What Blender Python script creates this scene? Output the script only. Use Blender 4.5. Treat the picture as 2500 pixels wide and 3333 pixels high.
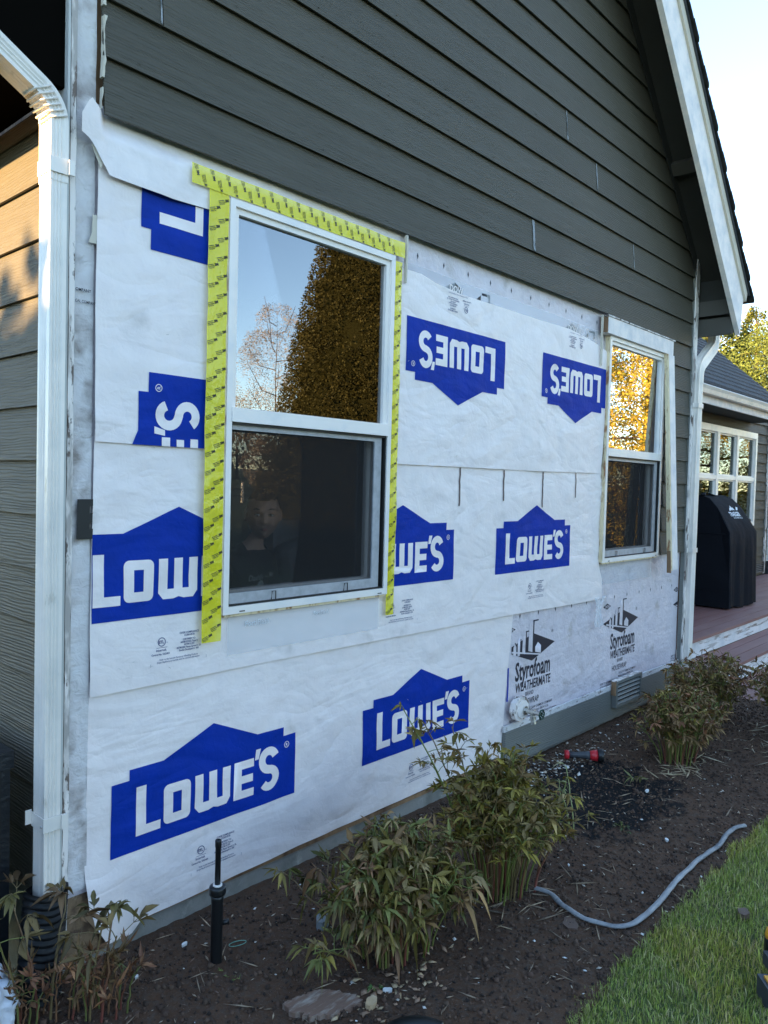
import bpy, bmesh, math, random
import numpy as np
from mathutils import Vector, Matrix, noise
from mathutils.geometry import tessellate_polygon
R = math.radians
random.seed(7); RNG = np.random.default_rng(11)
scn = bpy.context.scene
for o in list(bpy.data.objects): bpy.data.objects.remove(o)
COL = scn.collection

# ------------------------------------------------------------------ camera
YAW, PITCH, ROLL = 0.8360, -0.0368, 0.0265
CAM = Vector((-1.105, -2.339, 1.593))
fw = Vector((math.sin(YAW)*math.cos(PITCH), math.cos(YAW)*math.cos(PITCH), math.sin(PITCH)))
r0 = Vector((math.cos(YAW), -math.sin(YAW), 0)); u0 = r0.cross(fw)
rt = math.cos(ROLL)*r0 + math.sin(ROLL)*u0; up = -math.sin(ROLL)*r0 + math.cos(ROLL)*u0
cd = bpy.data.cameras.new('camera'); cam = bpy.data.objects.new('camera', cd); COL.objects.link(cam)
M = Matrix.Identity(4)
for i in range(3): M[i][0] = rt[i]; M[i][1] = up[i]; M[i][2] = -fw[i]; M[i][3] = CAM[i]
cam.matrix_world = M
cd.sensor_fit = 'VERTICAL'; cd.sensor_height = 24; cd.lens = 24*2513.77/3333; cd.clip_start = .03; cd.clip_end = 2000
scn.camera = cam
scn.render.resolution_x = 768; scn.render.resolution_y = 1024
# ------------------------------------------------------------------ light
SUN_EL, SUN_AZ = R(9), R(8)      # azimuth measured from -X towards +Y
SD = Vector((-math.cos(SUN_EL)*math.cos(SUN_AZ), math.cos(SUN_EL)*math.sin(SUN_AZ), math.sin(SUN_EL)))
w = bpy.data.worlds.new('World'); scn.world = w; w.use_nodes = True
nt = w.node_tree; bg = nt.nodes['Background']; sky = nt.nodes.new('ShaderNodeTexSky')
sky.sky_type = 'NISHITA'; sky.sun_disc = False; sky.sun_elevation = SUN_EL
sky.sun_rotation = math.atan2(SD.x, SD.y); sky.altitude = 100; sky.air_density = .76; sky.dust_density = 0; sky.ozone_density = .8
nt.links.new(sky.outputs[0], bg.inputs[0]); bg.inputs[1].default_value = 0.15
sl = bpy.data.lights.new('sun', 'SUN'); sl.energy = 4.6; sl.angle = R(.6); sl.color = (1.0, .68, .30)
so = bpy.data.objects.new('sun', sl); COL.objects.link(so); so.rotation_euler = (-SD).to_track_quat('-Z', 'Y').to_euler()
scn.view_settings.view_transform = 'Standard'; scn.view_settings.look = 'None'; scn.view_settings.gamma = 1
scn.view_settings.exposure = 2.52

# ------------------------------------------------------------------ materials
MATS = {}
def mat(name, col, rough=.6, bump=None, var=None, metal=0, spec=.5, grain=None, attr=None, coat=0, sss=0):
    """bump=(scale,strength,dist[,xyz scale]); var=(scale,colour2,lo,hi[,xyz scale])"""
    if name in MATS: return MATS[name]
    m = bpy.data.materials.new(name); m.use_nodes = True; n = m.node_tree.nodes; l = m.node_tree.links
    p = n['Principled BSDF']; p.inputs['Base Color'].default_value = (*col, 1); p.inputs['Roughness'].default_value = rough
    p.inputs['Metallic'].default_value = metal; p.inputs['Specular IOR Level'].default_value = spec
    p.inputs['Coat Weight'].default_value = coat
    tc = n.new('ShaderNodeTexCoord'); src = tc.outputs['Object']; last = None
    def mapped(sc):
        if sc is None: return src
        mp = n.new('ShaderNodeMapping'); mp.inputs['Scale'].default_value = sc; l.new(src, mp.inputs[0]); return mp.outputs[0]
    colout = None
    if attr:
        a = n.new('ShaderNodeAttribute'); a.attribute_name = attr; colout = a.outputs['Color']
    vs = var if isinstance(var, list) else ([var] if var else [])
    for v in vs:
        t = n.new('ShaderNodeTexNoise'); t.inputs['Scale'].default_value = v[0]; t.inputs['Detail'].default_value = 5; t.inputs['Roughness'].default_value = .6
        l.new(mapped(v[4] if len(v) > 4 else None), t.inputs['Vector'])
        mr = n.new('ShaderNodeMapRange'); mr.inputs[1].default_value = v[2]; mr.inputs[2].default_value = v[3]; l.new(t.outputs[0], mr.inputs[0])
        mx = n.new('ShaderNodeMix'); mx.data_type = 'RGBA'; l.new(mr.outputs[0], mx.inputs[0])
        if colout: l.new(colout, mx.inputs[6])
        else: mx.inputs[6].default_value = (*col, 1)
        mx.inputs[7].default_value = (*v[1], 1); colout = mx.outputs[2]
    if colout: l.new(colout, p.inputs['Base Color'])
    bs = bump if isinstance(bump, list) else ([bump] if bump else [])
    for b in bs:
        t = n.new('ShaderNodeTexNoise'); t.inputs['Scale'].default_value = b[0]; t.inputs['Detail'].default_value = 4
        l.new(mapped(b[3] if len(b) > 3 else None), t.inputs['Vector'])
        bp = n.new('ShaderNodeBump'); bp.inputs['Strength'].default_value = b[1]; bp.inputs['Distance'].default_value = b[2]
        l.new(t.outputs[0], bp.inputs['Height'])
        if last: l.new(last, bp.inputs['Normal'])
        last = bp.outputs[0]
    if last: l.new(last, p.inputs['Normal'])
    MATS[name] = m; m['p'] = 1
    return m

def siding_mat(name, c1, c2, pitch=.178, z0=2.72, axis='X'):
    m = bpy.data.materials.new(name); m.use_nodes = True; n = m.node_tree.nodes; l = m.node_tree.links
    p = n['Principled BSDF']; p.inputs['Roughness'].default_value = .62
    tc = n.new('ShaderNodeTexCoord'); sp = n.new('ShaderNodeSeparateXYZ'); l.new(tc.outputs['Object'], sp.inputs[0])
    def math_(op, a, b=None, c=None):
        q = n.new('ShaderNodeMath'); q.operation = op
        for i, x in enumerate((a, b, c)):
            if x is None: continue
            if isinstance(x, (int, float)): q.inputs[i].default_value = x
            else: l.new(x, q.inputs[i])
        return q.outputs[0]
    al = sp.outputs[0] if axis == 'X' else sp.outputs[1]
    bid = math_('FLOOR', math_('DIVIDE', math_('SUBTRACT', sp.outputs[2], z0-.003), pitch))
    along = math_('ADD', al, math_('MULTIPLY', bid, 7.31))
    cb = n.new('ShaderNodeCombineXYZ'); l.new(math_('MULTIPLY', along, 1.1), cb.inputs[0]); l.new(math_('MULTIPLY', bid, 3.7), cb.inputs[1]); l.new(math_('MULTIPLY', sp.outputs[2], 9.0), cb.inputs[2])
    wv = n.new('ShaderNodeTexWave'); wv.wave_type = 'BANDS'; wv.bands_direction = 'Z'; wv.inputs['Scale'].default_value = 3.2
    wv.inputs['Distortion'].default_value = 9; wv.inputs['Detail'].default_value = 2.5; wv.inputs['Detail Scale'].default_value = .9; wv.inputs['Detail Roughness'].default_value = .55
    l.new(cb.outputs[0], wv.inputs['Vector'])
    cb2 = n.new('ShaderNodeCombineXYZ'); l.new(math_('MULTIPLY', along, 6.0), cb2.inputs[0]); l.new(bid, cb2.inputs[1]); l.new(math_('MULTIPLY', sp.outputs[2], 160.0), cb2.inputs[2])
    ns = n.new('ShaderNodeTexNoise'); ns.inputs['Scale'].default_value = 1.6; ns.inputs['Detail'].default_value = 4; l.new(cb2.outputs[0], ns.inputs['Vector'])
    big = n.new('ShaderNodeTexNoise'); big.inputs['Scale'].default_value = 1.7; big.inputs['Detail'].default_value = 6; l.new(tc.outputs['Object'], big.inputs['Vector'])
    h = math_('ADD', math_('MULTIPLY', wv.outputs['Fac'], .55), math_('MULTIPLY', ns.outputs[0], .9))
    b = n.new('ShaderNodeBump'); b.inputs['Strength'].default_value = .9; b.inputs['Distance'].default_value = .0026; l.new(h, b.inputs['Height']); l.new(b.outputs[0], p.inputs['Normal'])
    wn = n.new('ShaderNodeTexWhiteNoise'); wn.noise_dimensions = '1D'; l.new(bid, wn.inputs['W'])
    f = math_('ADD', math_('MULTIPLY', big.outputs[0], 1.0), math_('MULTIPLY', wn.outputs['Value'], .35)); f2 = math_('SUBTRACT', f, .25)
    f2 = math_('ADD', f2, math_('MULTIPLY', math_('SUBTRACT', ns.outputs[0], .5), .45))
    mx = n.new('ShaderNodeMix'); mx.data_type = 'RGBA'; mx.clamp_factor = True; l.new(f2, mx.inputs[0]); mx.inputs[6].default_value = (*c1, 1); mx.inputs[7].default_value = (*c2, 1)
    l.new(mx.outputs[2], p.inputs['Base Color']); return m

def wrap_mat(name, col, dirt=(.35,.3,.27), dlo=.66, crease=.5, sheen=.45, tint=None, dw=.22, spec=.35, fine=.35):
    """woven house wrap: fine weave, soft pulled creases"""
    m = bpy.data.materials.new(name); m.use_nodes = True; n = m.node_tree.nodes; l = m.node_tree.links
    p = n['Principled BSDF']; p.inputs['Roughness'].default_value = sheen; p.inputs['Specular IOR Level'].default_value = spec
    tc = n.new('ShaderNodeTexCoord'); o = tc.outputs['Object']
    def noi(scale, mp=None, det=4, dist=0, rot=None):
        t = n.new('ShaderNodeTexNoise'); t.inputs['Scale'].default_value = scale; t.inputs['Detail'].default_value = det; t.inputs['Distortion'].default_value = dist
        v = o
        if mp or rot:
            q = n.new('ShaderNodeMapping'); q.inputs['Scale'].default_value = mp or (1,1,1); q.inputs['Rotation'].default_value = rot or (0,0,0); l.new(o, q.inputs[0]); v = q.outputs[0]
        l.new(v, t.inputs['Vector']); return t.outputs[0]
    last = None
    def bump(src, s, d):
        nonlocal last
        b = n.new('ShaderNodeBump'); b.inputs['Strength'].default_value = s; b.inputs['Distance'].default_value = d; l.new(src, b.inputs['Height'])
        if last: l.new(last, b.inputs['Normal'])
        last = b.outputs[0]
    # ridged pull creases in two directions
    for (sc, mp, rot, s, d) in ((1.5, (1, 1, 1.9), (0, R(52), 0), crease*.7, .038), (2.3, (1, 1, 2.4), (0, R(-40), 0), crease*.55, .024), (8.0, (1,1,1), None, crease*.5, .005)):
        t = noi(sc, mp, 3, .6, rot)
        a = n.new('ShaderNodeMath'); a.operation = 'SUBTRACT'; l.new(t, a.inputs[0]); a.inputs[1].default_value = .5
        b_ = n.new('ShaderNodeMath'); b_.operation = 'ABSOLUTE'; l.new(a.outputs[0], b_.inputs[0])
        bump(b_.outputs[0], s, d)
    bump(noi(70, (1, 1, 2.2), 3), fine, .0012); bump(noi(26, (1,1,1), 5, 1.2), fine*1.6, .003)
    if last: l.new(last, p.inputs['Normal'])
    mr = n.new('ShaderNodeMapRange'); mr.inputs[1].default_value = dlo; mr.inputs[2].default_value = dlo+dw; mr.inputs[4].default_value = .8; l.new(noi(6, None, 12), mr.inputs[0])
    mx = n.new('ShaderNodeMix'); mx.data_type = 'RGBA'; l.new(mr.outputs[0], mx.inputs[0]); mx.inputs[6].default_value = (*col, 1); mx.inputs[7].default_value = (*dirt, 1)
    c = mx.outputs[2]
    mr2 = n.new('ShaderNodeMapRange'); mr2.inputs[1].default_value = .35; mr2.inputs[2].default_value = .7; l.new(noi(14, (1,1,1), 8), mr2.inputs[0])
    mx2 = n.new('ShaderNodeMix'); mx2.data_type = 'RGBA'; l.new(mr2.outputs[0], mx2.inputs[0]); l.new(c, mx2.inputs[6]); mx2.inputs[7].default_value = (*(tint or tuple(x*.9 for x in col)), 1)
    l.new(mx2.outputs[2], p.inputs['Base Color']); return m

def glass_mat(name, refl, tint=(.9,.93,.92)):
    m = bpy.data.materials.new(name); m.use_nodes = True; n = m.node_tree.nodes; l = m.node_tree.links
    n.remove(n['Principled BSDF']); g = n.new('ShaderNodeBsdfGlossy'); g.inputs['Roughness'].default_value = 0; g.inputs['Color'].default_value = (.95,.97,1,1)
    t = n.new('ShaderNodeBsdfTransparent'); t.inputs[0].default_value = (*tint, 1); mx = n.new('ShaderNodeMixShader')
    lw = n.new('ShaderNodeFresnel'); lw.inputs['IOR'].default_value = 1.5
    a = n.new('ShaderNodeMath'); a.operation = 'ADD'; a.use_clamp = True; l.new(lw.outputs[0], a.inputs[0]); a.inputs[1].default_value = refl
    tc = n.new('ShaderNodeTexCoord'); ns = n.new('ShaderNodeTexNoise'); ns.inputs['Scale'].default_value = 1.6; ns.inputs['Detail'].default_value = 1; l.new(tc.outputs['Object'], ns.inputs['Vector'])
    b = n.new('ShaderNodeBump'); b.inputs['Strength'].default_value = .04; b.inputs['Distance'].default_value = .02; l.new(ns.outputs[0], b.inputs['Height']); l.new(b.outputs[0], g.inputs['Normal'])
    l.new(a.outputs[0], mx.inputs[0]); l.new(t.outputs[0], mx.inputs[1]); l.new(g.outputs[0], mx.inputs[2]); l.new(mx.outputs[0], n['Material Output'].inputs[0]); return m

def film_mat(name, col, opac, rough=.35, bump=None, spec=.5):
    m = mat(name, col, rough, bump=bump, spec=spec); p = m.node_tree.nodes['Principled BSDF']; p.inputs['Alpha'].default_value = opac; return m

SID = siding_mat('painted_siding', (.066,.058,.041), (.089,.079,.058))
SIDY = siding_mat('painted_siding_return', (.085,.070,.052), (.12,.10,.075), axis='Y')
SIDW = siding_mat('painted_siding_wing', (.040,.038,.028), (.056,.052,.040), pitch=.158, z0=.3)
WHITE = mat('white_vinyl', (.92,.85,.79), .35, bump=(40,.08,.001), var=(5,(.70,.71,.72),.5,.8))
ALU = mat('white_gutter_metal', (.90,.82,.74), .32, bump=(6,.25,.004,(1,1,.4)), var=[(4,(.68,.65,.60),.45,.75),(16,(.46,.41,.34),.64,.74,(1,1,.3))], spec=.5)
PAINTW = mat('weathered_white_paint', (.86,.79,.74), .7, bump=[(30,.5,.003,(1,1,.25)),(120,.3,.001)], var=[(12,(.42,.38,.35),.47,.56,(1,1,.25)),(30,(.16,.12,.10),.56,.60,(1,1,.3))])
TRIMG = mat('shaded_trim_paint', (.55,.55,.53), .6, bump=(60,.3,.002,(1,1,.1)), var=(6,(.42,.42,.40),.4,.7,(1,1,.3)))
CREAM = mat('cream_wood', (.80,.66,.42), .7, bump=(50,.4,.002,(1,1,.1)), var=[(9,(.36,.17,.07),.54,.64,(3,3,1)),(40,(.5,.4,.26),.5,.8,(1,1,.1))])
RAW = mat('raw_wood', (.32,.19,.10), .8, bump=(60,.5,.003,(1,1,.1)), var=(12,(.10,.05,.03),.4,.7,(1,1,.2)))
DARK = mat('dark_painted_soffit', (.030,.030,.026), .75, bump=(60,.3,.002,(1,.15,1)), var=(3,(.022,.021,.018),.4,.7))
SHADEBD = mat('shade_black_board', (.0045,.004,.0035), .9, spec=0)  # dark paint pushed to near-black, carrying the deep shade of the left eave
OUTL = mat('lookout_paint', (.062,.057,.048), .6, bump=(50,.3,.002,(1,.1,1)))
FASC = mat('painted_fascia', (.90,.82,.77), .6, bump=[(90,.6,.003)], var=(10,(.68,.66,.66),.4,.7))
CREAMP = mat('cream_painted_strip', (.62,.56,.46), .6, bump=(40,.3,.002))
SHING = mat('asphalt_shingle', (.045,.046,.052), .9, bump=[(400,.6,.003)], var=(30,(.085,.085,.095),.4,.7))
SHINGD = mat('shingle_edge', (.015,.014,.013), .95, bump=(120,.6,.004))
CONC = mat('concrete', (.27,.26,.24), .9, bump=[(25,.5,.006),(150,.4,.002)], var=[(6,(.17,.17,.15),.45,.65),(18,(.40,.38,.34),.6,.75)])
SKIRT = siding_mat('grey_skirt_board', (.15,.155,.14), (.22,.225,.205), pitch=9, z0=-3)
WRAP = wrap_mat('white_house_wrap', (.93,.84,.81), dlo=.62, crease=1.0, tint=(.88,.79,.77))
WRAPB = wrap_mat('blank_house_wrap', (.90,.82,.79), dlo=.8, crease=.7)
OLDW = wrap_mat('old_house_wrap', (.74,.68,.71), dirt=(.45,.40,.37), dlo=.58, dw=.1, crease=1.0, tint=(.66,.60,.64), fine=1.0)
BLUE = wrap_mat('blue_print', (.003,.036,.36), dirt=(.02,.06,.36), dlo=.8, crease=1.0, sheen=.6, tint=(.003,.033,.30), spec=.12)
INK = mat('blue_grey_ink', (.03,.05,.17), .6)
INKD = mat('dark_navy_ink', (.022,.021,.035), .55, var=(60,(.20,.18,.17),.66,.74))
INKK = mat('black_ink', (.012,.012,.012), .6)
YEL = film_mat('yellow_flashing_tape', (.88,.78,.01), .80, .25, bump=[(9,1,.012),(26,.9,.006,(1,1,.3)),(40,.5,.003)])
CLEAR = film_mat('clear_tape_film', (.8,.83,.86), .32, .12, bump=[(14,.5,.004)])
GLASS = glass_mat('reflective_glass', .15, (.35,.35,.35)); GLASS2 = glass_mat('lower_glass', .05, (.95,.95,.95)); GLASS3 = glass_mat('side_glass', .42); GLASSW = glass_mat('wing_glass', -.10, (.6,.65,.62))
SCREEN = film_mat('insect_screen', (.045,.042,.042), .34, .8, spec=0)
ALF = mat('grey_screen_frame', (.46,.46,.48), .4, var=(30,(.35,.35,.36),.4,.7))
GASK = mat('black_gasket', (.01,.01,.01), .5)
DECKM = mat('red_brown_composite', (.25,.115,.10), .6, bump=(50,.3,.002,(.08,1,1)), var=(3,(.32,.17,.15),.4,.7,(.3,2,1)))
DECKR = mat('peeling_white_riser', (.86,.83,.82), .7, bump=[(26,.8,.006,(.25,1,1))], var=[(13,(.30,.24,.20),.55,.62,(.22,1,2.2)),(5,(.65,.66,.67),.4,.7)])
COVER = mat('black_grill_cover', (.011,.012,.016), .8, bump=[(5,.6,.03),(200,.15,.001)], spec=.12)
BLKP = mat('black_plastic', (.010,.011,.012), .35); BLKR = mat('corrugated_black_plastic', (.030,.032,.036), .38, bump=(30,.3,.003), var=(12,(.10,.09,.085),.55,.8))
WICK = mat('black_wicker', (.012,.014,.018), .45, bump=[(30,.8,.006,(1,1,1.6))])
REDP = mat('red_plastic', (.55,.02,.03), .35); YELP = mat('yellow_plastic', (.80,.36,.02), .4, var=(30,(.5,.25,.05),.5,.8)); GRYP = mat('dark_grey_plastic', (.05,.055,.065), .5, bump=(60,.2,.002))
CHROME = mat('brushed_nickel', (.6,.58,.54), .28, metal=.9, bump=(40,.2,.001)); GREENH = mat('green_handle', (.01,.05,.035), .35)
VENT = mat('painted_vent', (.17,.175,.16), .55, bump=(60,.3,.001,(.1,1,1)))
HOSE = mat('grey_flat_cord', (.25,.255,.26), .55, bump=[(30,.8,.006,(.35,1.6,1)),(120,.4,.002)], var=[(26,(.13,.135,.15),.45,.62,(.5,1.7,1)),(7,(.38,.38,.38),.4,.7)])
BARK = mat('split_bark', (.20,.12,.085), .9, bump=(40,.9,.006,(1,3,1)), var=(14,(.42,.36,.30),.5,.75,(1,4,1)))
CHIP = mat('chips_debris', (.4,.3,.2), .85, attr='Col'); LEAF = mat('peony_leaf', (.05,.08,.02), .5, attr='Col', spec=.3); STEM = mat('peony_stem', (.1,.12,.03), .5, attr='Col')
GRASS = mat('grass_blade', (.06,.1,.02), .5, attr='Col')
DIRTCH = mat('soil_clods', (.03,.022,.017), .95, attr='Col')
STONE = mat('grey_stone', (.22,.24,.25), .8, bump=(20,.5,.006)); BAG = mat('white_plastic_bag', (.75,.78,.85), .35, bump=(9,.9,.03))
TREEL = mat('tree_foliage', (.05,.07,.02), .7, attr='Col', spec=.2); TRUNK = mat('tree_bark', (.10,.07,.05), .9, bump=(20,.6,.02))
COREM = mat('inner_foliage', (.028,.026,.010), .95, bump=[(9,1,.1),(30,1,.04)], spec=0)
INT = mat('room_paint', (.45,.41,.38), .8); INTD = mat('dim_floor', (.06,.05,.04), .8); CUSH = mat('pale_cushion', (.42,.42,.46), .9, bump=(8,.6,.02)); ORANGE = mat('orange_blanket', (.95,.17,.04), .8, bump=(9,.6,.03))
SKIN = mat('child_skin', (.92,.56,.42), .5, var=(12,(.92,.50,.38),.5,.8)); HAIR = mat('dark_short_hair', (.05,.035,.025), .7, bump=(200,.8,.003)); SHIRT = mat('black_tshirt', (.02,.02,.024), .85, bump=(12,.4,.01)); PANTS = mat('dark_trousers', (.05,.06,.09), .85)
EYEW = mat('eye_white', (.8,.78,.76), .3); EYED = mat('dark_iris', (.02,.012,.008), .2); LIP = mat('lips', (.48,.17,.15), .5); PRT = mat('grey_shirt_print', (.55,.62,.60), .7)
GRAVEL = mat('grey_gravel', (.22,.24,.26), .9, bump=(60,1,.02), var=(90,(.10,.11,.12),.4,.6))
PEBW = mat('white_flake', (.75,.75,.73), .6)

# ------------------------------------------------------------------ object helpers
def obj(name, bm, m, parent=None, smooth=False, bevel=0):
    me = bpy.data.meshes.new(name)
    if bevel:
        bmesh.ops.bevel(bm, geom=[e for e in bm.edges if len(e.link_faces) == 2 and e.calc_face_angle(0) > .6], offset=bevel, segments=2, affect='EDGES', profile=.5, clamp_overlap=True)
    bmesh.ops.recalc_face_normals(bm, faces=bm.faces)
    bm.to_mesh(me); bm.free()
    for x in (m if isinstance(m, (list, tuple)) else [m]): me.materials.append(x)
    if smooth: me.polygons.foreach_set('use_smooth', [True]*len(me.polygons))
    o = bpy.data.objects.new(name, me); COL.objects.link(o)
    if parent: o.parent = parent; o.matrix_parent_inverse = parent.matrix_world.inverted()
    return o
def obj_np(name, V, F, m, parent=None, cols=None, smooth=False, nor=None):
    """V (n,3) array, F (k,3|4) array, cols per-vertex rgb"""
    me = bpy.data.meshes.new(name); V = np.asarray(V, np.float32); F = np.asarray(F, np.int32); k = F.shape[1]
    me.vertices.add(len(V)); me.vertices.foreach_set('co', V.ravel())
    me.loops.add(F.size); me.loops.foreach_set('vertex_index', F.ravel())
    me.polygons.add(len(F)); me.polygons.foreach_set('loop_start', np.arange(0, F.size, k, dtype=np.int32)); me.polygons.foreach_set('loop_total', np.full(len(F), k, np.int32))
    if smooth: me.polygons.foreach_set('use_smooth', np.ones(len(F), bool))
    me.update(calc_edges=True); me.validate()
    if cols is not None:
        a = me.color_attributes.new('Col', 'FLOAT_COLOR', 'POINT'); c = np.ones((len(V), 4), np.float32); c[:, :3] = cols; a.data.foreach_set('color', c.ravel())
    me.materials.append(m); o = bpy.data.objects.new(name, me); COL.objects.link(o)
    if parent: o.parent = parent; o.matrix_parent_inverse = parent.matrix_world.inverted()
    return o
def tag(o, label=None, cat=None, group=None, kind=None):
    if label: o['label'] = label
    if cat: o['category'] = cat
    if group: o['group'] = group
    if kind: o['kind'] = kind
    return o
def empty(name, loc, label, cat, group=None):
    o = bpy.data.objects.new(name, None); o.empty_display_size = .1; o.location = loc; COL.objects.link(o)
    o.matrix_world = Matrix.Translation(loc); return tag(o, label, cat, group)
def box(bm, x0, x1, y0, y1, z0, z1, rot=None):
    vs = [bm.verts.new(p) for p in ((x0,y0,z0),(x1,y0,z0),(x1,y1,z0),(x0,y1,z0),(x0,y0,z1),(x1,y0,z1),(x1,y1,z1),(x0,y1,z1))]
    for f in ((0,3,2,1),(4,5,6,7),(0,1,5,4),(1,2,6,5),(2,3,7,6),(3,0,4,7)): bm.faces.new([vs[i] for i in f])
    if rot: bmesh.ops.transform(bm, matrix=rot, verts=vs)
    return vs
def bx(*a): bm = bmesh.new(); box(bm, *a); return bm
def prism(bm, pts, y0, y1, axis='y'):
    """polygon pts extruded; axis y: pts are (x,z); axis x: pts are (y,z); axis z: pts (x,y)"""
    def P(p, t): return (p[0], t, p[1]) if axis == 'y' else ((t, p[0], p[1]) if axis == 'x' else (p[0], p[1], t))
    a = [bm.verts.new(P(p, y0)) for p in pts]; b = [bm.verts.new(P(p, y1)) for p in pts]; n = len(pts)
    bm.faces.new(a); bm.faces.new(b[::-1])
    for i in range(n): bm.faces.new((a[i], b[i], b[(i+1) % n], a[(i+1) % n]))
    return a+b
def tube(bm, pts, rad, seg=8, cap=True, sx=1, sy=1, upv=Vector((0,0,1))):
    pts = [Vector(p) for p in pts]; rings = []
    rads = rad if isinstance(rad, (list, tuple)) else [rad]*len(pts)
    for i, p in enumerate(pts):
        d = (pts[min(i+1, len(pts)-1)]-pts[max(i-1, 0)]).normalized()
        u = upv if abs(d.dot(upv)) < .95 else Vector((1,0,0))
        a = d.cross(u).normalized(); b = a.cross(d).normalized()
        rings.append([bm.verts.new(p + (a*math.cos(t)*sx + b*math.sin(t)*sy)*rads[i]) for t in [2*math.pi*k/seg for k in range(seg)]])
    for i in range(len(rings)-1):
        for k in range(seg): bm.faces.new((rings[i][k], rings[i][(k+1) % seg], rings[i+1][(k+1) % seg], rings[i+1][k]))
    if cap: bm.faces.new(rings[0][::-1]); bm.faces.new(rings[-1])
def lathe(bm, prof, c=(0,0,0), seg=24, mtx=None):
    rings = [];
    for r, z in prof:
        rings.append([bm.verts.new((c[0]+r*math.cos(t), c[1]+r*math.sin(t), c[2]+z)) for t in [2*math.pi*k/seg for k in range(seg)]])
    for i in range(len(rings)-1):
        for k in range(seg): bm.faces.new((rings[i][k], rings[i][(k+1) % seg], rings[i+1][(k+1) % seg], rings[i+1][k]))
    bm.faces.new(rings[0][::-1]); bm.faces.new(rings[-1])
    if mtx: bmesh.ops.transform(bm, matrix=mtx, verts=[v for r in rings for v in r])
def rough_board(x0, x1, y0, y1, z0, z1, amp, seed, n=70):
    bm = bmesh.new(); rings = []
    for i in range(n+1):
        z = z0+(z1-z0)*i/n; j = [noise.noise((z*9, seed+q*5.1, 0))*amp + noise.noise((z*31, seed+q*3.3, 2))*amp*.5 for q in range(4)]
        rings.append([bm.verts.new(p) for p in ((x0+j[0], y0+abs(j[1])*.5, z), (x1+j[2], y0+abs(j[3])*.5, z), (x1+j[2]*.5, y1, z), (x0+j[0]*.5, y1, z))])
    for i in range(n):
        for k in range(4): bm.faces.new((rings[i][k], rings[i][(k+1) % 4], rings[i+1][(k+1) % 4], rings[i+1][k]))
    bm.faces.new(rings[0][::-1]); bm.faces.new(rings[-1]); return bm
def ringframe(bm, x0, x1, z0, z1, w, y0, y1):
    """rectangular ring with mitred corners; w = (left,right,bottom,top)"""
    L, Rr, B, T = w if isinstance(w, tuple) else (w,)*4
    o = [(x0,z0),(x1,z0),(x1,z1),(x0,z1)]; i = [(x0+L,z0+B),(x1-Rr,z0+B),(x1-Rr,z1-T),(x0+L,z1-T)]
    for k in range(4):
        j = (k+1) % 4; prism(bm, [o[k], o[j], i[j], i[k]], y0, y1)

# ================================================================== GROUND
def gz(x, y):
    n = noise.noise((x*1.3, y*1.3, 0))*.018 + noise.noise((x*6, y*6, 3))*.008 if -1.35 < y else 0
    drop = min(1, max(0, (x-5.15)/.7)); drop = drop*drop*(3-2*drop)
    near = min(1, max(0, (-y)/.25)) if y > -.3 else 1
    return n*near - .32*drop*(1 if y < 3 else 0)
GY0, GY1 = -1.26, .02
def soil_mesh():
    nx, ny = 620, 112; xs = np.linspace(-1.2, 6.2, nx); ys = np.linspace(GY0-.12, .05, ny)
    V = np.zeros((ny, nx, 3))
    for j, y in enumerate(ys):
        for i, x in enumerate(xs):
            f = noise.noise((x*22, y*22, 7))*.004 + noise.noise((x*60, y*60, 1))*.003
            e = max(0, (GY0+.02 - y)/.1)
            V[j, i] = (x, y, gz(x, y) + f - .035*min(1, e))
    idx = np.arange(nx*ny).reshape(ny, nx); F = np.stack([idx[:-1,:-1], idx[:-1,1:], idx[1:,1:], idx[1:,:-1]], -1).reshape(-1, 4)
    return V.reshape(-1, 3), F
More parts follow.
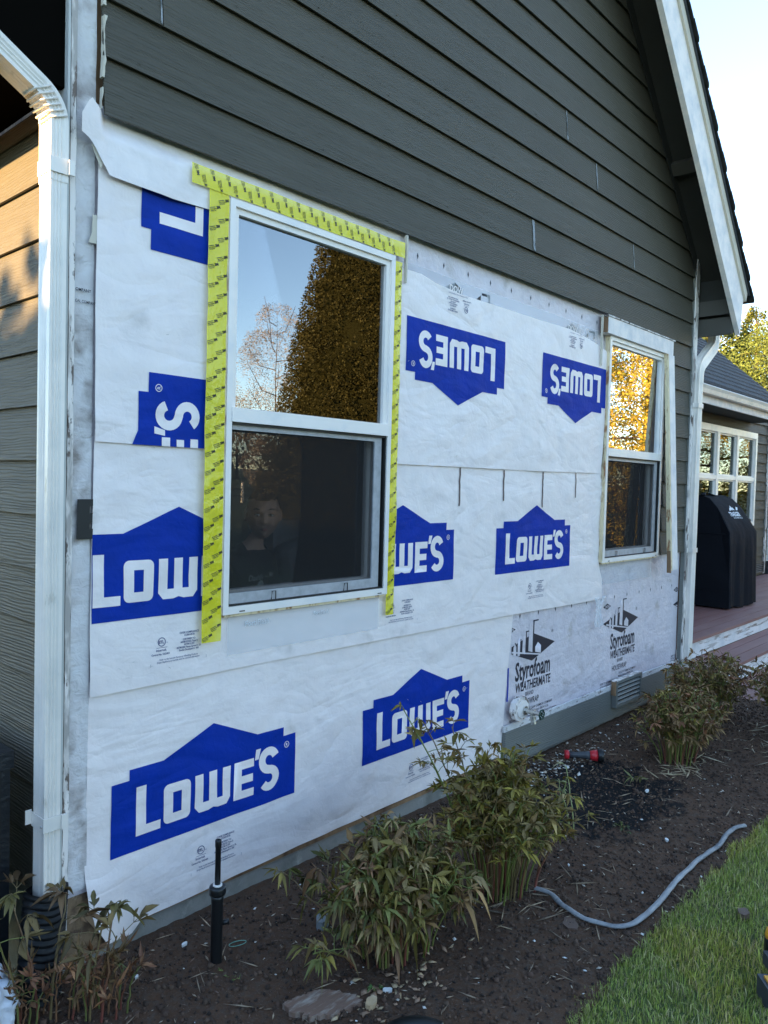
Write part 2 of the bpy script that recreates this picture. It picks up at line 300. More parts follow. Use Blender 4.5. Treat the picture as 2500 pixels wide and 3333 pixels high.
def soil_mat():
    m = bpy.data.materials.new('garden_soil'); m.use_nodes = True; n = m.node_tree.nodes; l = m.node_tree.links; p = n['Principled BSDF']
    tc = n.new('ShaderNodeTexCoord'); o = tc.outputs['Object']
    def noi(s, d=6):
        t = n.new('ShaderNodeTexNoise'); t.inputs['Scale'].default_value = s; t.inputs['Detail'].default_value = d; t.inputs['Roughness'].default_value = .65; l.new(o, t.inputs['Vector']); return t.outputs[0]
    def mr(src, a, b, c=0, d=1):
        q = n.new('ShaderNodeMapRange'); q.inputs[1].default_value = a; q.inputs[2].default_value = b; q.inputs[3].default_value = c; q.inputs[4].default_value = d; l.new(src, q.inputs[0]); return q.outputs[0]
    def mix(f, a, b):
        q = n.new('ShaderNodeMix'); q.data_type = 'RGBA'; l.new(f, q.inputs[0])
        for k, v in ((6, a), (7, b)):
            if isinstance(v, tuple): q.inputs[k].default_value = (*v, 1)
            else: l.new(v, q.inputs[k])
        return q.outputs[2]
    c = mix(mr(noi(3), .35, .65), (.118,.062,.036), (.086,.046,.027)); c = mix(mr(noi(45), .45, .68), c, (.095,.068,.052)); c = mix(mr(noi(130, 3), .62, .72), c, (.14,.11,.085)); c = mix(mr(noi(210, 2), .69, .74), c, (.34,.29,.24))
    # watered dark patch
    mp = n.new('ShaderNodeMapping'); mp.inputs['Location'].default_value = (-2.58/.62, .50/.43, 0); mp.inputs['Scale'].default_value = (1/.62, 1/.43, 0); l.new(o, mp.inputs[0])
    vl = n.new('ShaderNodeVectorMath'); vl.operation = 'LENGTH'; l.new(mp.outputs[0], vl.inputs[0])
    ad = n.new('ShaderNodeMath'); ad.operation = 'ADD'; l.new(vl.outputs['Value'], ad.inputs[0]); l.new(mr(noi(7), .2, .8, -.45, .45), ad.inputs[1])
    wet = mr(ad.outputs[0], .98, .82); c = mix(wet, c, (.007,.0065,.007)); l.new(c, p.inputs['Base Color']); p.inputs['Roughness'].default_value = .9
    p.inputs['Specular IOR Level'].default_value = .25
    last = None
    for s, st, d in ((18, .7, .02), (90, .9, .008), (300, .6, .003)):
        b = n.new('ShaderNodeBump'); b.inputs['Strength'].default_value = st; b.inputs['Distance'].default_value = d; l.new(noi(s), b.inputs['Height'])
        if last: l.new(last, b.inputs['Normal'])
        last = b.outputs[0]
    l.new(last, p.inputs['Normal']); return m
V, F = soil_mesh(); o = obj_np('planting_bed', V, F, soil_mat(), smooth=True); tag(o, kind='structure')
# lawn base and the meadow beyond, one sheet to the horizon with the bed cut by being higher
def lawn_base():
    xs = [-400,-60,-15,-6,-3,-1.2,0,1,2,3,4,5.15,5.3,5.5,5.7,5.85,6.2,9,14,30,80,400]; ys = [-600,-150,-60,-25,-12,-6,-3,-2,-1.5,-1.25,-1.0,0.1,3,12,60,400]
    bm = bmesh.new(); g = []
    for y in ys:
        row = []
        for x in xs:
            z = -.045 + (gz(x, -2) - 0 if True else 0)*0
            d = min(1, max(0, (x-5.15)/.7)); d = d*d*(3-2*d)
            if y > -1.24 and y < 3.5: z = -.5
            else: z = -.012 - .32*d*(1 if -9 < y < 9 else 0)
            # meadow rising gently away from the house
            r = max(0, -y-25); z += r*.022
            row.append(bm.verts.new((x, y, z)))
        g.append(row)
    for j in range(len(ys)-1):
        for i in range(len(xs)-1): bm.faces.new((g[j][i], g[j][i+1], g[j+1][i+1], g[j+1][i]))
    return bm
LAWN = mat('lawn_ground', (.065,.085,.028), .95, bump=(60,.8,.01), var=[(2.5,(.085,.12,.032),.4,.6),(25,(.13,.115,.06),.58,.7)])
o = obj('lawn', lawn_base(), LAWN); tag(o, kind='structure')

# grass blades
def leafcol(n, cols, jit=.15):
    cols = np.array(cols); c = cols[RNG.integers(0, len(cols), n)]; return c*(1+RNG.normal(0, jit, (n, 1))).clip(.5, 1.7)
def grass(n=150000):
    x = np.concatenate([RNG.uniform(.35, 3.2, int(n*.62)), RNG.uniform(3.2, 6.0, n-int(n*.62))]); y = GY0 + .035 - RNG.random(n)**1.25*1.7
    e = np.array([noise.noise((a*5, 0, 3))*.05 + noise.noise((a*21, 1, 3))*.02 for a in x]); keep = y < GY0 + e + .01
    x, y = x[keep], y[keep]; n = len(x)
    dens = np.array([noise.noise((a*2.2, b*2.2, 9)) for a, b in zip(x, y)])
    h = (.016 + .026*RNG.random(n)**1.5)*(1+.4*dens); wd = .0011 + .0009*RNG.random(n); ang = RNG.uniform(0, 2*np.pi, n); lean = RNG.normal(0, .45, n)
    la = RNG.uniform(0, 2*np.pi, n) ; dx, dy = np.cos(la)*np.abs(lean), np.sin(la)*np.abs(lean)
    d = np.clip((x-5.15)/.7, 0, 1); d = d*d*(3-2*d); z0 = -.015 - .32*d
    V = np.zeros((n, 5, 3)); ux, uy = np.cos(ang)*wd, np.sin(ang)*wd
    for k, (t, s) in enumerate(((0, 1), (.55, .8))):
        for q, sg in enumerate((-1, 1)):
            V[:, k*2+q, 0] = x + sg*ux*s + dx*h*t*t; V[:, k*2+q, 1] = y + sg*uy*s + dy*h*t*t; V[:, k*2+q, 2] = z0 + h*t
    V[:, 4, 0] = x + dx*h; V[:, 4, 1] = y + dy*h; V[:, 4, 2] = z0 + h*(1-.25*np.abs(lean).clip(0, 2))
    base = (np.arange(n)*5)[:, None]; F = np.concatenate([base+np.array([[0,1,3]]), base+np.array([[0,3,2]]), base+np.array([[2,3,4]])])
    c = leafcol(n, [(.27,.33,.06),(.32,.38,.07),(.37,.40,.10),(.23,.27,.065),(.48,.42,.19)], .2); c[dens > .25] *= (1.25, 1.1, 1.0)
    dead = RNG.random(n) < .06; c[dead] = (.27,.22,.12)
    return V.reshape(-1, 3), F, np.repeat(c, 5, 0)
V, F, c = grass(); o = obj_np('grass', V, F, GRASS, cols=c); tag(o, 'short green lawn grass along the edge of the brown bed', 'grass', kind='stuff')

# crumbs of soil, wood chips, straw and paint flakes
def rotm(n):
    q = RNG.normal(size=(n, 4)); q /= np.linalg.norm(q, axis=1)[:, None]; a, b, c, d = q.T
    return np.stack([np.stack([1-2*(c*c+d*d), 2*(b*c-a*d), 2*(b*d+a*c)], -1), np.stack([2*(b*c+a*d), 1-2*(b*b+d*d), 2*(c*d-a*b)], -1), np.stack([2*(b*d-a*c), 2*(c*d+a*b), 1-2*(b*b+c*c)], -1)], 1)
OCT = np.array([(1,0,0),(0,1,0),(-1,0,0),(0,-1,0),(0,0,1),(0,0,-1)], float); OF = np.array([(0,1,4),(1,2,4),(2,3,4),(3,0,4),(1,0,5),(2,1,5),(3,2,5),(0,3,5)])
def scatter(n, sx, cols, zoff, flat=False, region=None):
    x = RNG.uniform(-.35, 5.3, n); y = RNG.uniform(GY0, -.02, n)
    if region is not None: x = RNG.normal(region[0], region[2], n); y = RNG.normal(region[1], region[3], n).clip(GY0, -.02)
    z = np.array([gz(a, b) for a, b in zip(x, y)])
    P = OCT[None]*(1+RNG.normal(0, .25, (n, 6, 3)))*(np.array(sx)[None, None]*(.5+RNG.random((n, 1, 1))*1.3))
    Rm = rotm(n)
    if flat:
        a = RNG.uniform(0, 2*np.pi, n); t = RNG.normal(0, .25, n); ca, sa = np.cos(a), np.sin(a); Rm = np.zeros((n, 3, 3)); Rm[:,0,0]=ca; Rm[:,0,1]=-sa; Rm[:,1,0]=sa; Rm[:,1,1]=ca; Rm[:,2,2]=1; Rm[:,2,0]=t
    P = np.einsum('nij,nkj->nki', Rm, P) + np.stack([x, y, z+zoff], -1)[:, None]
    F = (np.arange(n)*6)[:, None, None] + OF[None]
    return P.reshape(-1, 3), F.reshape(-1, 3), np.repeat(leafcol(n, cols, .2), 6, 0)
def merge(parts):
    Vs, Fs, Cs, k = [], [], [], 0
    for V, F, C in parts: Vs.append(V); Fs.append(F+k); Cs.append(C); k += len(V)
    return np.concatenate(Vs), np.concatenate(Fs), np.concatenate(Cs)
V, F, c = merge([scatter(16000, (.0045,.0045,.004), [(.085,.048,.032),(.055,.032,.021),(.115,.068,.045),(.03,.019,.014)], .001), scatter(2600, (.009,.008,.007), [(.085,.048,.032),(.055,.032,.021),(.095,.058,.038)], .001)])
o = obj_np('soil_crumbs', V, F, DIRTCH, cols=c); tag(o, 'dark loose crumbs of soil covering the bed', 'soil', kind='stuff')
V, F, c = merge([scatter(1400, (.0085,.002,.0008), [(.38,.28,.19),(.26,.18,.12),(.5,.42,.32),(.17,.11,.08)], .005, True), scatter(260, (.005,.004,.0015), [(.62,.60,.56),(.5,.45,.38),(.7,.7,.68)], .005, True),
    scatter(260, (.034,.0019,.0014), [(.42,.31,.21),(.30,.22,.15)], .007, True), scatter(260, (.009,.0065,.001), [(.6,.58,.54),(.5,.42,.33)], .006, True, (2.75,-.16,.42,.07)),
    scatter(110, (.010,.006,.0012), [(.45,.33,.2),(.32,.2,.13)], .006, True, (.66,-.80,.16,.07)), scatter(38, (.04,.0022,.002), [(.30,.22,.14),(.22,.16,.11)], .01, True, (1.46,-.82,.14,.07)), scatter(60, (.05,.003,.002), [(.5,.42,.30),(.4,.3,.2)], .01, True, (4.35,-.95,.3,.12)), scatter(60, (.045,.003,.002), [(.45,.36,.22),(.4,.3,.2)], .01, True, (3.3,-.7,.2,.06))])
o = obj_np('litter', V, F, CHIP, cols=c); tag(o, 'pale chips, straw and paint flakes littering the soil', 'litter', kind='stuff')
o = obj('gravel_strip', bx(5.9, 12, -9, -.9, -.38, -.325), GRAVEL); tag(o, kind='structure')

# ================================================================== MAIN HOUSE
house = empty('house', (2.5, 0, 0), 'dark green-grey clapboard house with a steep gable and two white sash windows', 'house')
ZE = 2.72; PI = .178
W1 = (.580, 1.478, 1.097, 2.602); W2 = (3.580, 4.475, 1.113, 2.587)      # window outer rects
O1 = (.60, 1.458, 1.117, 2.582); O2 = (3.60, 4.455, 1.133, 2.567)        # openings in the wall
def rake_x(z): return min(5.0, 4.45 + (3.967 - z)/1.055)
bm = bmesh.new()
for x0, x1, z0, z1 in ((0,O1[0],.08,2.8),(O1[0],O1[1],.08,O1[2]),(O1[0],O1[1],O1[3],2.8),(O1[1],O2[0],.08,2.8),(O2[0],O2[1],.08,O2[2]),(O2[0],O2[1],O2[3],2.8),(O2[1],5.04,.08,2.8)):
    box(bm, x0+.0, x1, .0195, .14, z0, z1)
prism(bm, [(0,2.8),(5.04,2.8),(5.04,3.34),(2.3,6.2),(0,3.9)], .0195, .14)
obj('wall', bm, RAW, house)
bm = bmesh.new(); box(bm, .015, 5.045, .014, .2, -.2, .08); box(bm, .02, .2, .204, 6, -.2, .45); box(bm, 4.85, 5.04, .204, 6, -.6, .5)
obj('foundation', bm, CONC, house)
obj('return_wall', bx(.028, .14, .145, 6, .45, 3.2), RAW, house)
obj('far_side_wall', bx(4.93, 5.04, .145, 6, .5, 3.3), SIDY, house)
# lap siding on the gable
bm = bmesh.new()
def plank(bm, x0, x1a, x1b, z, h=.192, yb=-.030, yt=-.012, th=.008):
    a = [(x0,yb,z),(x1a,yb,z),(x1b,yt,z+h),(x0,yt,z+h)]; b = [(p[0], p[1]+th, p[2]) for p in a]
    va = [bm.verts.new(p) for p in a]; vb = [bm.verts.new(p) for p in b]
    bm.faces.new(va); bm.faces.new(vb[::-1])
    for i in range(4): bm.faces.new((va[i], vb[i], vb[(i+1) % 4], va[(i+1) % 4]))
joints = {1:[2.635], 2:[.308, 3.905], 4:[3.34], 5:[2.955]}
joints = {1:(2.64,), 2:(.308,3.90), 4:(3.34,), 5:(2.955,)}
for k in range(0, 17):
    z = ZE + k*PI; x1a = rake_x(z) - .01; x1b = rake_x(z+.192) - .01; x0 = .107 - (.006 if k % 2 else 0)
    js = sorted(joints.get(k, ())); xs = [x0] + [j for j in js] 
    for i, s in enumerate(xs):
        last = i == len(xs)-1; e = x1a if last else xs[i+1]-.003
        plank(bm, s, e, x1b if last else e, z, yb=-.030+.001*math.sin(k*2.3+i))
for k in range(-9, 0):
    z = ZE + k*PI; plank(bm, 4.545+.012*math.sin(k*5), 4.988, 4.988, z)
obj('siding', bm, SID, house)
CAULK = mat('pale_caulk', (.55,.58,.62), .6, var=(60,(.16,.17,.17),.5,.62,(1,1,.25)))
for k, xs, wd in ((1,(2.635,),.017),(2,(3.90,),.006),(2,(.300,),.005),(4,(3.34,),.008),(5,(2.955,),.009)):
    for x in xs:
        z = ZE+k*PI; bm = bmesh.new(); n = 14; L = []
        for i in range(n):
            t = i/(n-1); ww = wd*(.55+.6*abs(noise.noise((x, t*6, k)))); zz = z+.004+t*.172; y = -.0305+.018*(t*.172+.004)/.192 - .0025
            L.append((bm.verts.new((x-ww, y, zz)), bm.verts.new((x+ww*.8, y, zz))))
        for i in range(n-1): bm.faces.new((L[i][0], L[i][1], L[i+1][1], L[i+1][0]))
        bmesh.ops.solidify(bm, geom=bm.faces[:], thickness=.002)
        obj('caulk_joint', bm, CAULK, house)
bm = bmesh.new()
for k in range(0, 6):
    for i in range(12):
        x = .2+.406*i+.03*math.sin(i*3.1+k); z = ZE+k*PI+.022
        if x < rake_x(z)-.1: lathe(bm, [(.003,0),(.0028,.0012),(.0001,.0014)], seg=8, mtx=Matrix.Translation((x, -.0303, z))@Matrix.Rotation(R(90),4,'X'))
tag(obj('nail_heads', bm, SID, house), kind='stuff')
# chipped caulk bead along the left end of the siding
for z0_, z1_ in ((2.735,2.80),(2.83,3.02),(3.05,3.5)):
    obj('caulk_bead', rough_board(.099, .1055, -.031, -.012, z0_, z1_, .010, z0_*7, 60), CREAMP, house)
# siding on the return wall
bm = bmesh.new()
for k in range(-14, 1):
    z = 2.707 + k*PI; h = .192 if k < 0 else .07
    a = [(-.002,.068,z),(-.002,4.5,z),(.015,4.5,z+h),(.015,.068,z+h)]; va = [bm.verts.new(p) for p in a]; vb = [bm.verts.new((p[0]+.009, p[1], p[2])) for p in a]
    bm.faces.new(va); bm.faces.new(vb[::-1])
    for i in range(4): bm.faces.new((va[i], vb[i], vb[(i+1) % 4], va[(i+1) % 4]))
obj('return_siding', bm, SIDY, house)
# corner boards
bm = bmesh.new(); n = 60
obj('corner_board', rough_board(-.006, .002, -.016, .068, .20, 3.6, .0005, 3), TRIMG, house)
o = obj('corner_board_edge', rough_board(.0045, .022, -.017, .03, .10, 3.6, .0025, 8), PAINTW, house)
obj('corner_strip', rough_board(.0225, .0255, -.009, .03, .14, 3.6, .0012, 18), INKK, house)
# stained old wrap turned round the corner + bare sheathing at the foot
STAIN = wrap_mat('stained_corner_wrap', (.74,.71,.71), dirt=(.13,.085,.06), dlo=.50, dw=.10, crease=1.0, tint=(.62,.58,.58), fine=1.0)
obj('stained_wrap_strip', rough_board(.026, .091, -.0015, .018, .26, 3.6, .002, 12, 160), STAIN, house)
OSB = mat('bare_sheathing', (.30,.20,.12), .9, bump=(60,.8,.004), var=[(22,(.14,.09,.06),.45,.6),(50,(.45,.34,.22),.6,.7)])
obj('bare_sheathing', bx(.026, .175, .010, .0185, .02, .262), OSB, house)
bm = bmesh.new(); box(bm, .18, 2.5, .006, .0138, .066, .085); obj('sheathing_edge', bm, RAW, house)
# right hand weathered corner strip
bm = bmesh.new(); prism(bm, [(4.998,.26),(5.03,.22),(5.058,.22),(5.058,3.36),(5.012,3.43),(4.998,3.36)], -.040, -.004); obj('corner_trim', bm, PAINTW, house, bevel=.002)
obj('corner_trim_backing', bx(4.989, 4.997, -.030, -.002, .26, 3.36), SKIRT, house)
# skirt
bm = bmesh.new(); box(bm, 2.515, 5.035, -.022, .003, .035, .228); obj('skirt_board', bm, SKIRT, house, bevel=.002)
obj('skirt_cap', rough_board(0, .03, -.016, .002, 0, .01, .001, 3, 3), PAINTW, house).hide_render = True
bpy.data.objects.remove(bpy.data.objects['skirt_cap'])
bm = bmesh.new(); pts = [(2.505,.229)]; N = 120
for i in range(N+1): x = 2.505+2.49*i/N; pts.append((x, .262+.004*noise.noise((x*9, 0, 1))+.003*noise.noise((x*40, 0, 1))))
pts.append((4.995,.229)); prism(bm, pts, -.018, -.006); 
PSK = mat('weathered_skirt_paint', (.80,.77,.76), .7, bump=[(30,.5,.003,(.2,1,1))], var=[(30,(.20,.13,.10),.56,.63,(1,1,3)),(12,(.55,.55,.55),.45,.7,(.3,1,1))])
obj('skirt_paint_strip', bm, PSK, house)
# eave soffit and front board at the left, coloured near-black as deep shade
obj('left_eave_soffit', bx(-.50, .0, .03, 6, 2.772, 2.80), SHADEBD, house)
obj('eave_shade_board', bx(-.62, -.0065, .004, .029, 2.765, 3.7), SHADEBD, house)
obj('eave_fascia', bx(-.52, -.50, .03, 6, 2.74, 2.95), SHADEBD, house)

# gable roof: slab, shingles, rake board, lookouts
def rz(x): return 3.985 - 1.05*(x-4.45)          # underside of the right slope
XT, XP = 5.30, 2.24
bm = bmesh.new(); prism(bm, [(XT-.02, rz(XT-.02)), (XP, rz(XP)), (-.45, rz(XP)-1.05*2.69), (-.45, rz(XP)-1.05*2.69+.03), (XP, rz(XP)+.03), (XT-.02, rz(XT-.02)+.03)], -.285, 6)
obj('soffit', bm, DARK, house)
bm = bmesh.new(); n = 46
for i in range(n):                               # shingle courses on the right slope
    x0 = XT+.04-(XT-XP+.04)*i/n; x1 = XT+.04-(XT-XP+.04)*(i+1.35)/n; j = .006*math.sin(i*2.1)
    prism(bm, [(x0+.0, rz(x0)+.032), (x1, rz(x1)+.032), (x1, rz(x1)+.048), (x0, rz(x0)+.062)], -.365+j, 6)
prism(bm, [(XP+.02, rz(XP)+.034), (-.5, rz(XP)-1.05*2.74+.034), (-.5, rz(XP)-1.05*2.74+.07), (XP+.02, rz(XP)+.07)], -.36, 6)
obj('roof', bm, SHINGD, house)
def slope_board(lo, hi, y0, y1, xa=XT, xb=XP, cut=0):
    bm = bmesh.new(); prism(bm, [(xa, rz(xa)+lo), (xb, rz(xb)+lo), (xb, rz(xb)+hi), (xa+cut, rz(xa+cut)+hi)], y0, y1); return bm
obj('rake_board', slope_board(-.415, -.085, -.32, -.284, xa=5.172, cut=.045), FASC, house, bevel=.002)
obj('rake_trim', slope_board(-.083, .004, -.336, -.284, xa=5.235, cut=.02), CREAMP, house, bevel=.002)
obj('drip_edge', slope_board(.006, .031, -.346, -.284, xa=5.27, cut=.02), GRYP, house)
bm = bmesh.new(); box(bm, 5.095, 5.13, -.283, 6, 2.815, 2.945); obj('eave_board', bm, OUTL, house, bevel=.002)
obj('eave_gap_shade', bx(5.135, 5.15, -.281, 6, 2.83, 3.25), DARK, house)  # dark board added behind the eave boards so their gap stays shaded
bm = bmesh.new(); box(bm, 5.075, 5.105, -.282, 6, 2.965, 3.08); obj('upper_eave_board', bm, OUTL, house, bevel=.002)
for xc in (4.49, 3.3):
    d = Vector((1, 0, -1.05)).normalized(); nrm = Vector((1.05, 0, 1)).normalized(); c0 = Vector((xc, 0, rz(xc)-.005))
    bm = bmesh.new(); pts = [c0 - d*.045 - nrm*.0, c0 + d*.045, c0 + d*.045 - nrm*.05, c0 - d*.045 - nrm*.05]
    prism(bm, [(p.x, p.z) for p in pts], -.283, -.012); obj('lookout', bm, OUTL, house, bevel=.002)
bm = bmesh.new(); a = .016
prism(bm, [(5.0, rz(5.0)-.03-.1), (XP, rz(XP)-.13), (XP, rz(XP)-.005), (5.0, rz(5.0)-.005)], -.034, -.030); obj('frieze_board', bm, DARK, house)
# gutter behind the eave on the right
bm = bmesh.new(); prism(bm, [(5.31,2.91),(5.40,2.91),(5.43,3.02),(5.31,3.02)], -.2, 6); obj('eave_gutter', bm, ALU, house)

# ---- windows
def window(W, ystep, mid, glass_u, left_cream=True, clipx=()):
    x0, x1, z0, z1 = W; yf = -.036
    bm = bmesh.new(); ringframe(bm, x0+.004, x1, z0, z1, (.024,.024,.028,.026), yf, .09)
    w_ = obj('window', bm, WHITE, house, bevel=.003)
    bm = bmesh.new(); ringframe(bm, x0+.028, x1-.024, mid-.02, z1-.026, (.022,.022,.035,.022), yf+.012, .06); obj('upper_sash', bm, WHITE, w_, bevel=.002)
    obj('upper_pane', bx(x0+.049, x1-.045, yf+.028, yf+.032, mid+.014, z1-.047), glass_u, w_)
    bm = bmesh.new(); box(bm, x0+.026, x1-.022, yf-.004, yf+.05, mid-.038, mid+.014); obj('meeting_rail', bm, WHITE, w_, bevel=.003)
    bm = bmesh.new(); ringframe(bm, x0+.028, x1-.024, z0+.028, mid-.039, (.036,.05,.05,.018), .02, .07); obj('lower_sash', bm, ALF if 0 else WHITE, w_, bevel=.002)
    obj('lower_pane', bx(x0+.062, x1-.07, .040, .044, z0+.07, mid-.05), GLASS2, w_)
    bm = bmesh.new(); ringframe(bm, x0+.029, x1-.040, z0+.034, mid-.043, (.015,.045,.040,.022), yf+.020, yf+.032); obj('screen_frame', bm, ALF, w_, bevel=.0015)
    bm = bmesh.new(); ringframe(bm, x0+.028, x1-.025, z0+.029, mid-.0385, (.006,.006,.006,.008), yf+.006, yf+.034); obj('screen_gasket', bm, GASK, w_)
    obj('insect_screen', bx(x0+.042, x1-.083, yf+.026, yf+.0275, z0+.072, mid-.063), SCREEN, w_)
    for cx in clipx:
        bm = bmesh.new(); zz = z0+.036
        tube(bm, [(cx-.011,yf+.012,zz),(cx-.009,yf+.010,zz+.032),(cx+.009,yf+.010,zz+.032),(cx+.011,yf+.012,zz)], .0022, 6); obj('screen_clip', bm, GASK, w_)
    # cream painted edge of the frame
    obj('frame_edge', rough_board(x0-.004, x0+.0035, yf+.004, -.004, z0+.003, z1-.004, .0012, x0), CREAM, w_)
    bm = bmesh.new(); box(bm, x0+.01, x1-.01, yf+.006, -.004, z0-.010, z0-.001); obj('sill_edge', bm, CREAM, w_)
    for cx in (x0+.09, x1-.05):
        bm = bmesh.new(); box(bm, cx-.012, cx+.012, yf-.0015, yf+.002, z0+.006, z0+.010); obj('weep_hole', bm, GASK, w_)
    return w_
win1 = window(W1, 0, 1.842, GLASS, clipx=(.83, 1.225))
win2 = window(W2, 0, 1.850, GLASS3, clipx=(3.80, 4.25))
# headers over the second window and loose casing
obj('head_trim', bx(3.50, 4.548, -.058, -.003, 2.589, 2.692), FASC, house, bevel=.003)
obj('head_trim_end', bx(3.492, 3.4985, -.056, -.004, 2.592, 2.689), RAW, house)
bm = bmesh.new(); box(bm, 3.49, 4.57, -.064, -.003, 2.694, 2.702); obj('drip_cap', bm, PAINTW, house)
bm = bmesh.new(); prism(bm, [(-.038,2.587),(-.062,2.587),(-.150,1.02),(-.126,1.02)], 4.462, 4.560, axis='x'); obj('loose_casing', bm, FASC, house, bevel=.002)
bm = bmesh.new(); prism(bm, [(-.036,2.587),(-.060,2.587),(-.150,1.015),(-.120,1.0)], 4.438, 4.4615, axis='x'); obj('casing_back_edge', bm, CREAM, house)
bm = bmesh.new(); prism(bm, [(-.116,1.16),(-.141,1.16),(-.151,1.0),(-.121,1.0)], 4.430, 4.4375, axis='x'); obj('rotten_casing_end', bm, RAW, house)
# fixing pins in the wall above the window
obj('torn_caulk', rough_board(1.552, 1.560, -.036, -.02, 2.50, 2.712, .004, 31, 30), CREAMP, house); obj('torn_caulk', rough_board(3.470, 3.480, -.034, -.02, 2.38, 2.70, .005, 37, 30), CREAMP, house)

# ---- room behind
bm = bmesh.new()
box(bm, .2, 4.8, 3.4, 3.45, .45, 2.85); box(bm, .2, 4.8, .141, 3.4, .42, .45); box(bm, .2, 4.8, .141, 3.4, 2.85, 2.9); box(bm, .15, .2, .141, 3.4, .45, 2.85); box(bm, 4.8, 4.85, .141, 3.4, .45, 2.85); box(bm, 2.3, 2.35, .141, 3.4, .45, 2.85)
obj('room', bm, INT, house)

# ================================================================== PRINT + SHEET HELPERS
def disp(x, z, seed, amp):
    v = Vector((x*2.1+seed, z*2.1, seed*.7)); d = .5+.5*noise.noise(v)
    v2 = Vector((x*5.0+z*3.5+seed*3, z*2.4-x*1.5, 1.3)); d2 = abs(noise.noise(v2))
    v3 = Vector((x*4.0-z*4.5+seed, z*3.4+x*1.5, 4.3)); d3 = abs(noise.noise(v3))
    return amp*(.5*d + .5*d2 + .45*d3)
def lin(pts):
    xs = [p[0] for p in pts]; ys = [p[1] for p in pts]; return lambda t: float(np.interp(t, xs, ys))
class Sheet:
    def __init__(s, y, seed, amp, extra=None): s.y, s.seed, s.amp, s.extra = y, seed, amp, extra
    def Y(s, x, z): return s.y + .015 - disp(x, z, s.seed, s.amp) - (s.extra(x, z) if s.extra else 0)
    def build(s, name, xl, xr, zb, zt, m, parent=None, step=.02, hole=None, holes=None, xmin=None, xmax=None):
        """xl,xr functions of z; zb,zt functions of x"""
        holes = holes or ([hole] if hole else [])
        X0, X1 = xmin, xmax; Zs = None
        n = max(2, int((X1-X0)/step)); xs = list(np.linspace(X0, X1, n+1))
        for h in holes: 
            for e in h[:2]:
                i = int(np.argmin([abs(q-e) for q in xs])); 
                if abs(xs[i]-e) < step: xs[i] = e
        zlo = min(zb(x) for x in xs); zhi = max(zt(x) for x in xs); mz = max(2, int((zhi-zlo)/step)); vs = list(np.linspace(0, 1, mz+1))
        if holes:
            vs = list(vs)
            for h in holes:
                for e in h[2:]:
                    t = (e-zlo)/(zhi-zlo); 
                    if 0 < t < 1: i = int(np.argmin([abs(q-t) for q in vs])); vs[i] = t
        bm = bmesh.new(); g = []
        for t in vs:
            row = []
            for x in xs:
                z = zb(x) + (zt(x)-zb(x))*t; u = (x-X0)/(X1-X0); xx = xl(z) + (xr(z)-xl(z))*u if not holes else x
                if holes:
                    if x == xs[0]: xx = xl(z)
                    elif x == xs[-1]: xx = xr(z)
                row.append(bm.verts.new((xx, s.Y(xx, z), z)))
            g.append(row)
        for j in range(len(vs)-1):
            for i in range(len(xs)-1):
                cx, cz = (xs[i]+xs[i+1])/2, (g[j][i].co.z+g[j+1][i+1].co.z)/2
                if any(h[0] < cx < h[1] and h[2] < cz < h[3] for h in holes): continue
                bm.faces.new((g[j][i], g[j][i+1], g[j+1][i+1], g[j+1][i]))
        loose = [v for v in bm.verts if not v.link_faces]; bmesh.ops.delete(bm, geom=loose, context='VERTS')
        bmesh.ops.recalc_face_normals(bm, faces=bm.faces)
        if sum(f.normal.y for f in bm.faces) > 0: bmesh.ops.reverse_faces(bm, faces=bm.faces)
        return obj(name, bm, m, parent, smooth=True)
    def print(s, name, polys, m, parent, off=.0020, step=.03, clip=None):
        """polys: list of (verts2d, faces) in wall coords (x,z); clip=(x0,x1,z0,z1)"""
        bm = bmesh.new()
        for vs, fs in polys:
            q = [bm.verts.new((x, 0, z)) for x, z in vs]
            for f in fs:
                try: bm.faces.new([q[i] for i in f])
                except ValueError: pass
        if clip:
            for co, no in (((clip[0],0,0),(-1,0,0)),((clip[1],0,0),(1,0,0)),((0,0,clip[2]),(0,0,-1)),((0,0,clip[3]),(0,0,1))):
                bmesh.ops.bisect_plane(bm, geom=bm.verts[:]+bm.edges[:]+bm.faces[:], plane_co=co, plane_no=no, clear_outer=True)
        if not bm.verts: return None
        xs = [v.co.x for v in bm.verts]; zs = [v.co.z for v in bm.verts]
        if step:
            for a, b, ax in ((min(xs), max(xs), 0), (min(zs), max(zs), 2)):
                t = math.ceil(a/step)*step
                while t < b:
                    co = [0,0,0]; no = [0,0,0]; co[ax] = t; no[ax] = 1
                    bmesh.ops.bisect_plane(bm, geom=bm.verts[:]+bm.edges[:]+bm.faces[:], plane_co=co, plane_no=no); t += step
        for v in bm.verts: v.co.y = s.Y(v.co.x, v.co.z) - off
        bmesh.ops.recalc_face_normals(bm, faces=bm.faces)
        for f in bm.faces:
            if f.normal.y > 0: f.normal_flip()
        me = bpy.data.meshes.new(name); bm.to_mesh(me); bm.free(); me.materials.append(m); me.polygons.foreach_set('use_smooth', [True]*len(me.polygons))
        o = bpy.data.objects.new(name, me); COL.objects.link(o)
        if parent: o.parent = parent; o.matrix_parent_inverse = parent.matrix_world.inverted()
        return o
def tess(loops):
    """loops: outer + holes -> (verts2d, faces)"""
    L = [[Vector((x, y, 0)) for x, y in lp] for lp in loops]; vs = [(p.x, p.y) for lp in L for p in lp]
    return vs, [tuple(t) for t in tessellate_polygon(L)]
def xf(poly, fn): return ([fn(x, y) for x, y in poly[0]], poly[1])
TXC = {}
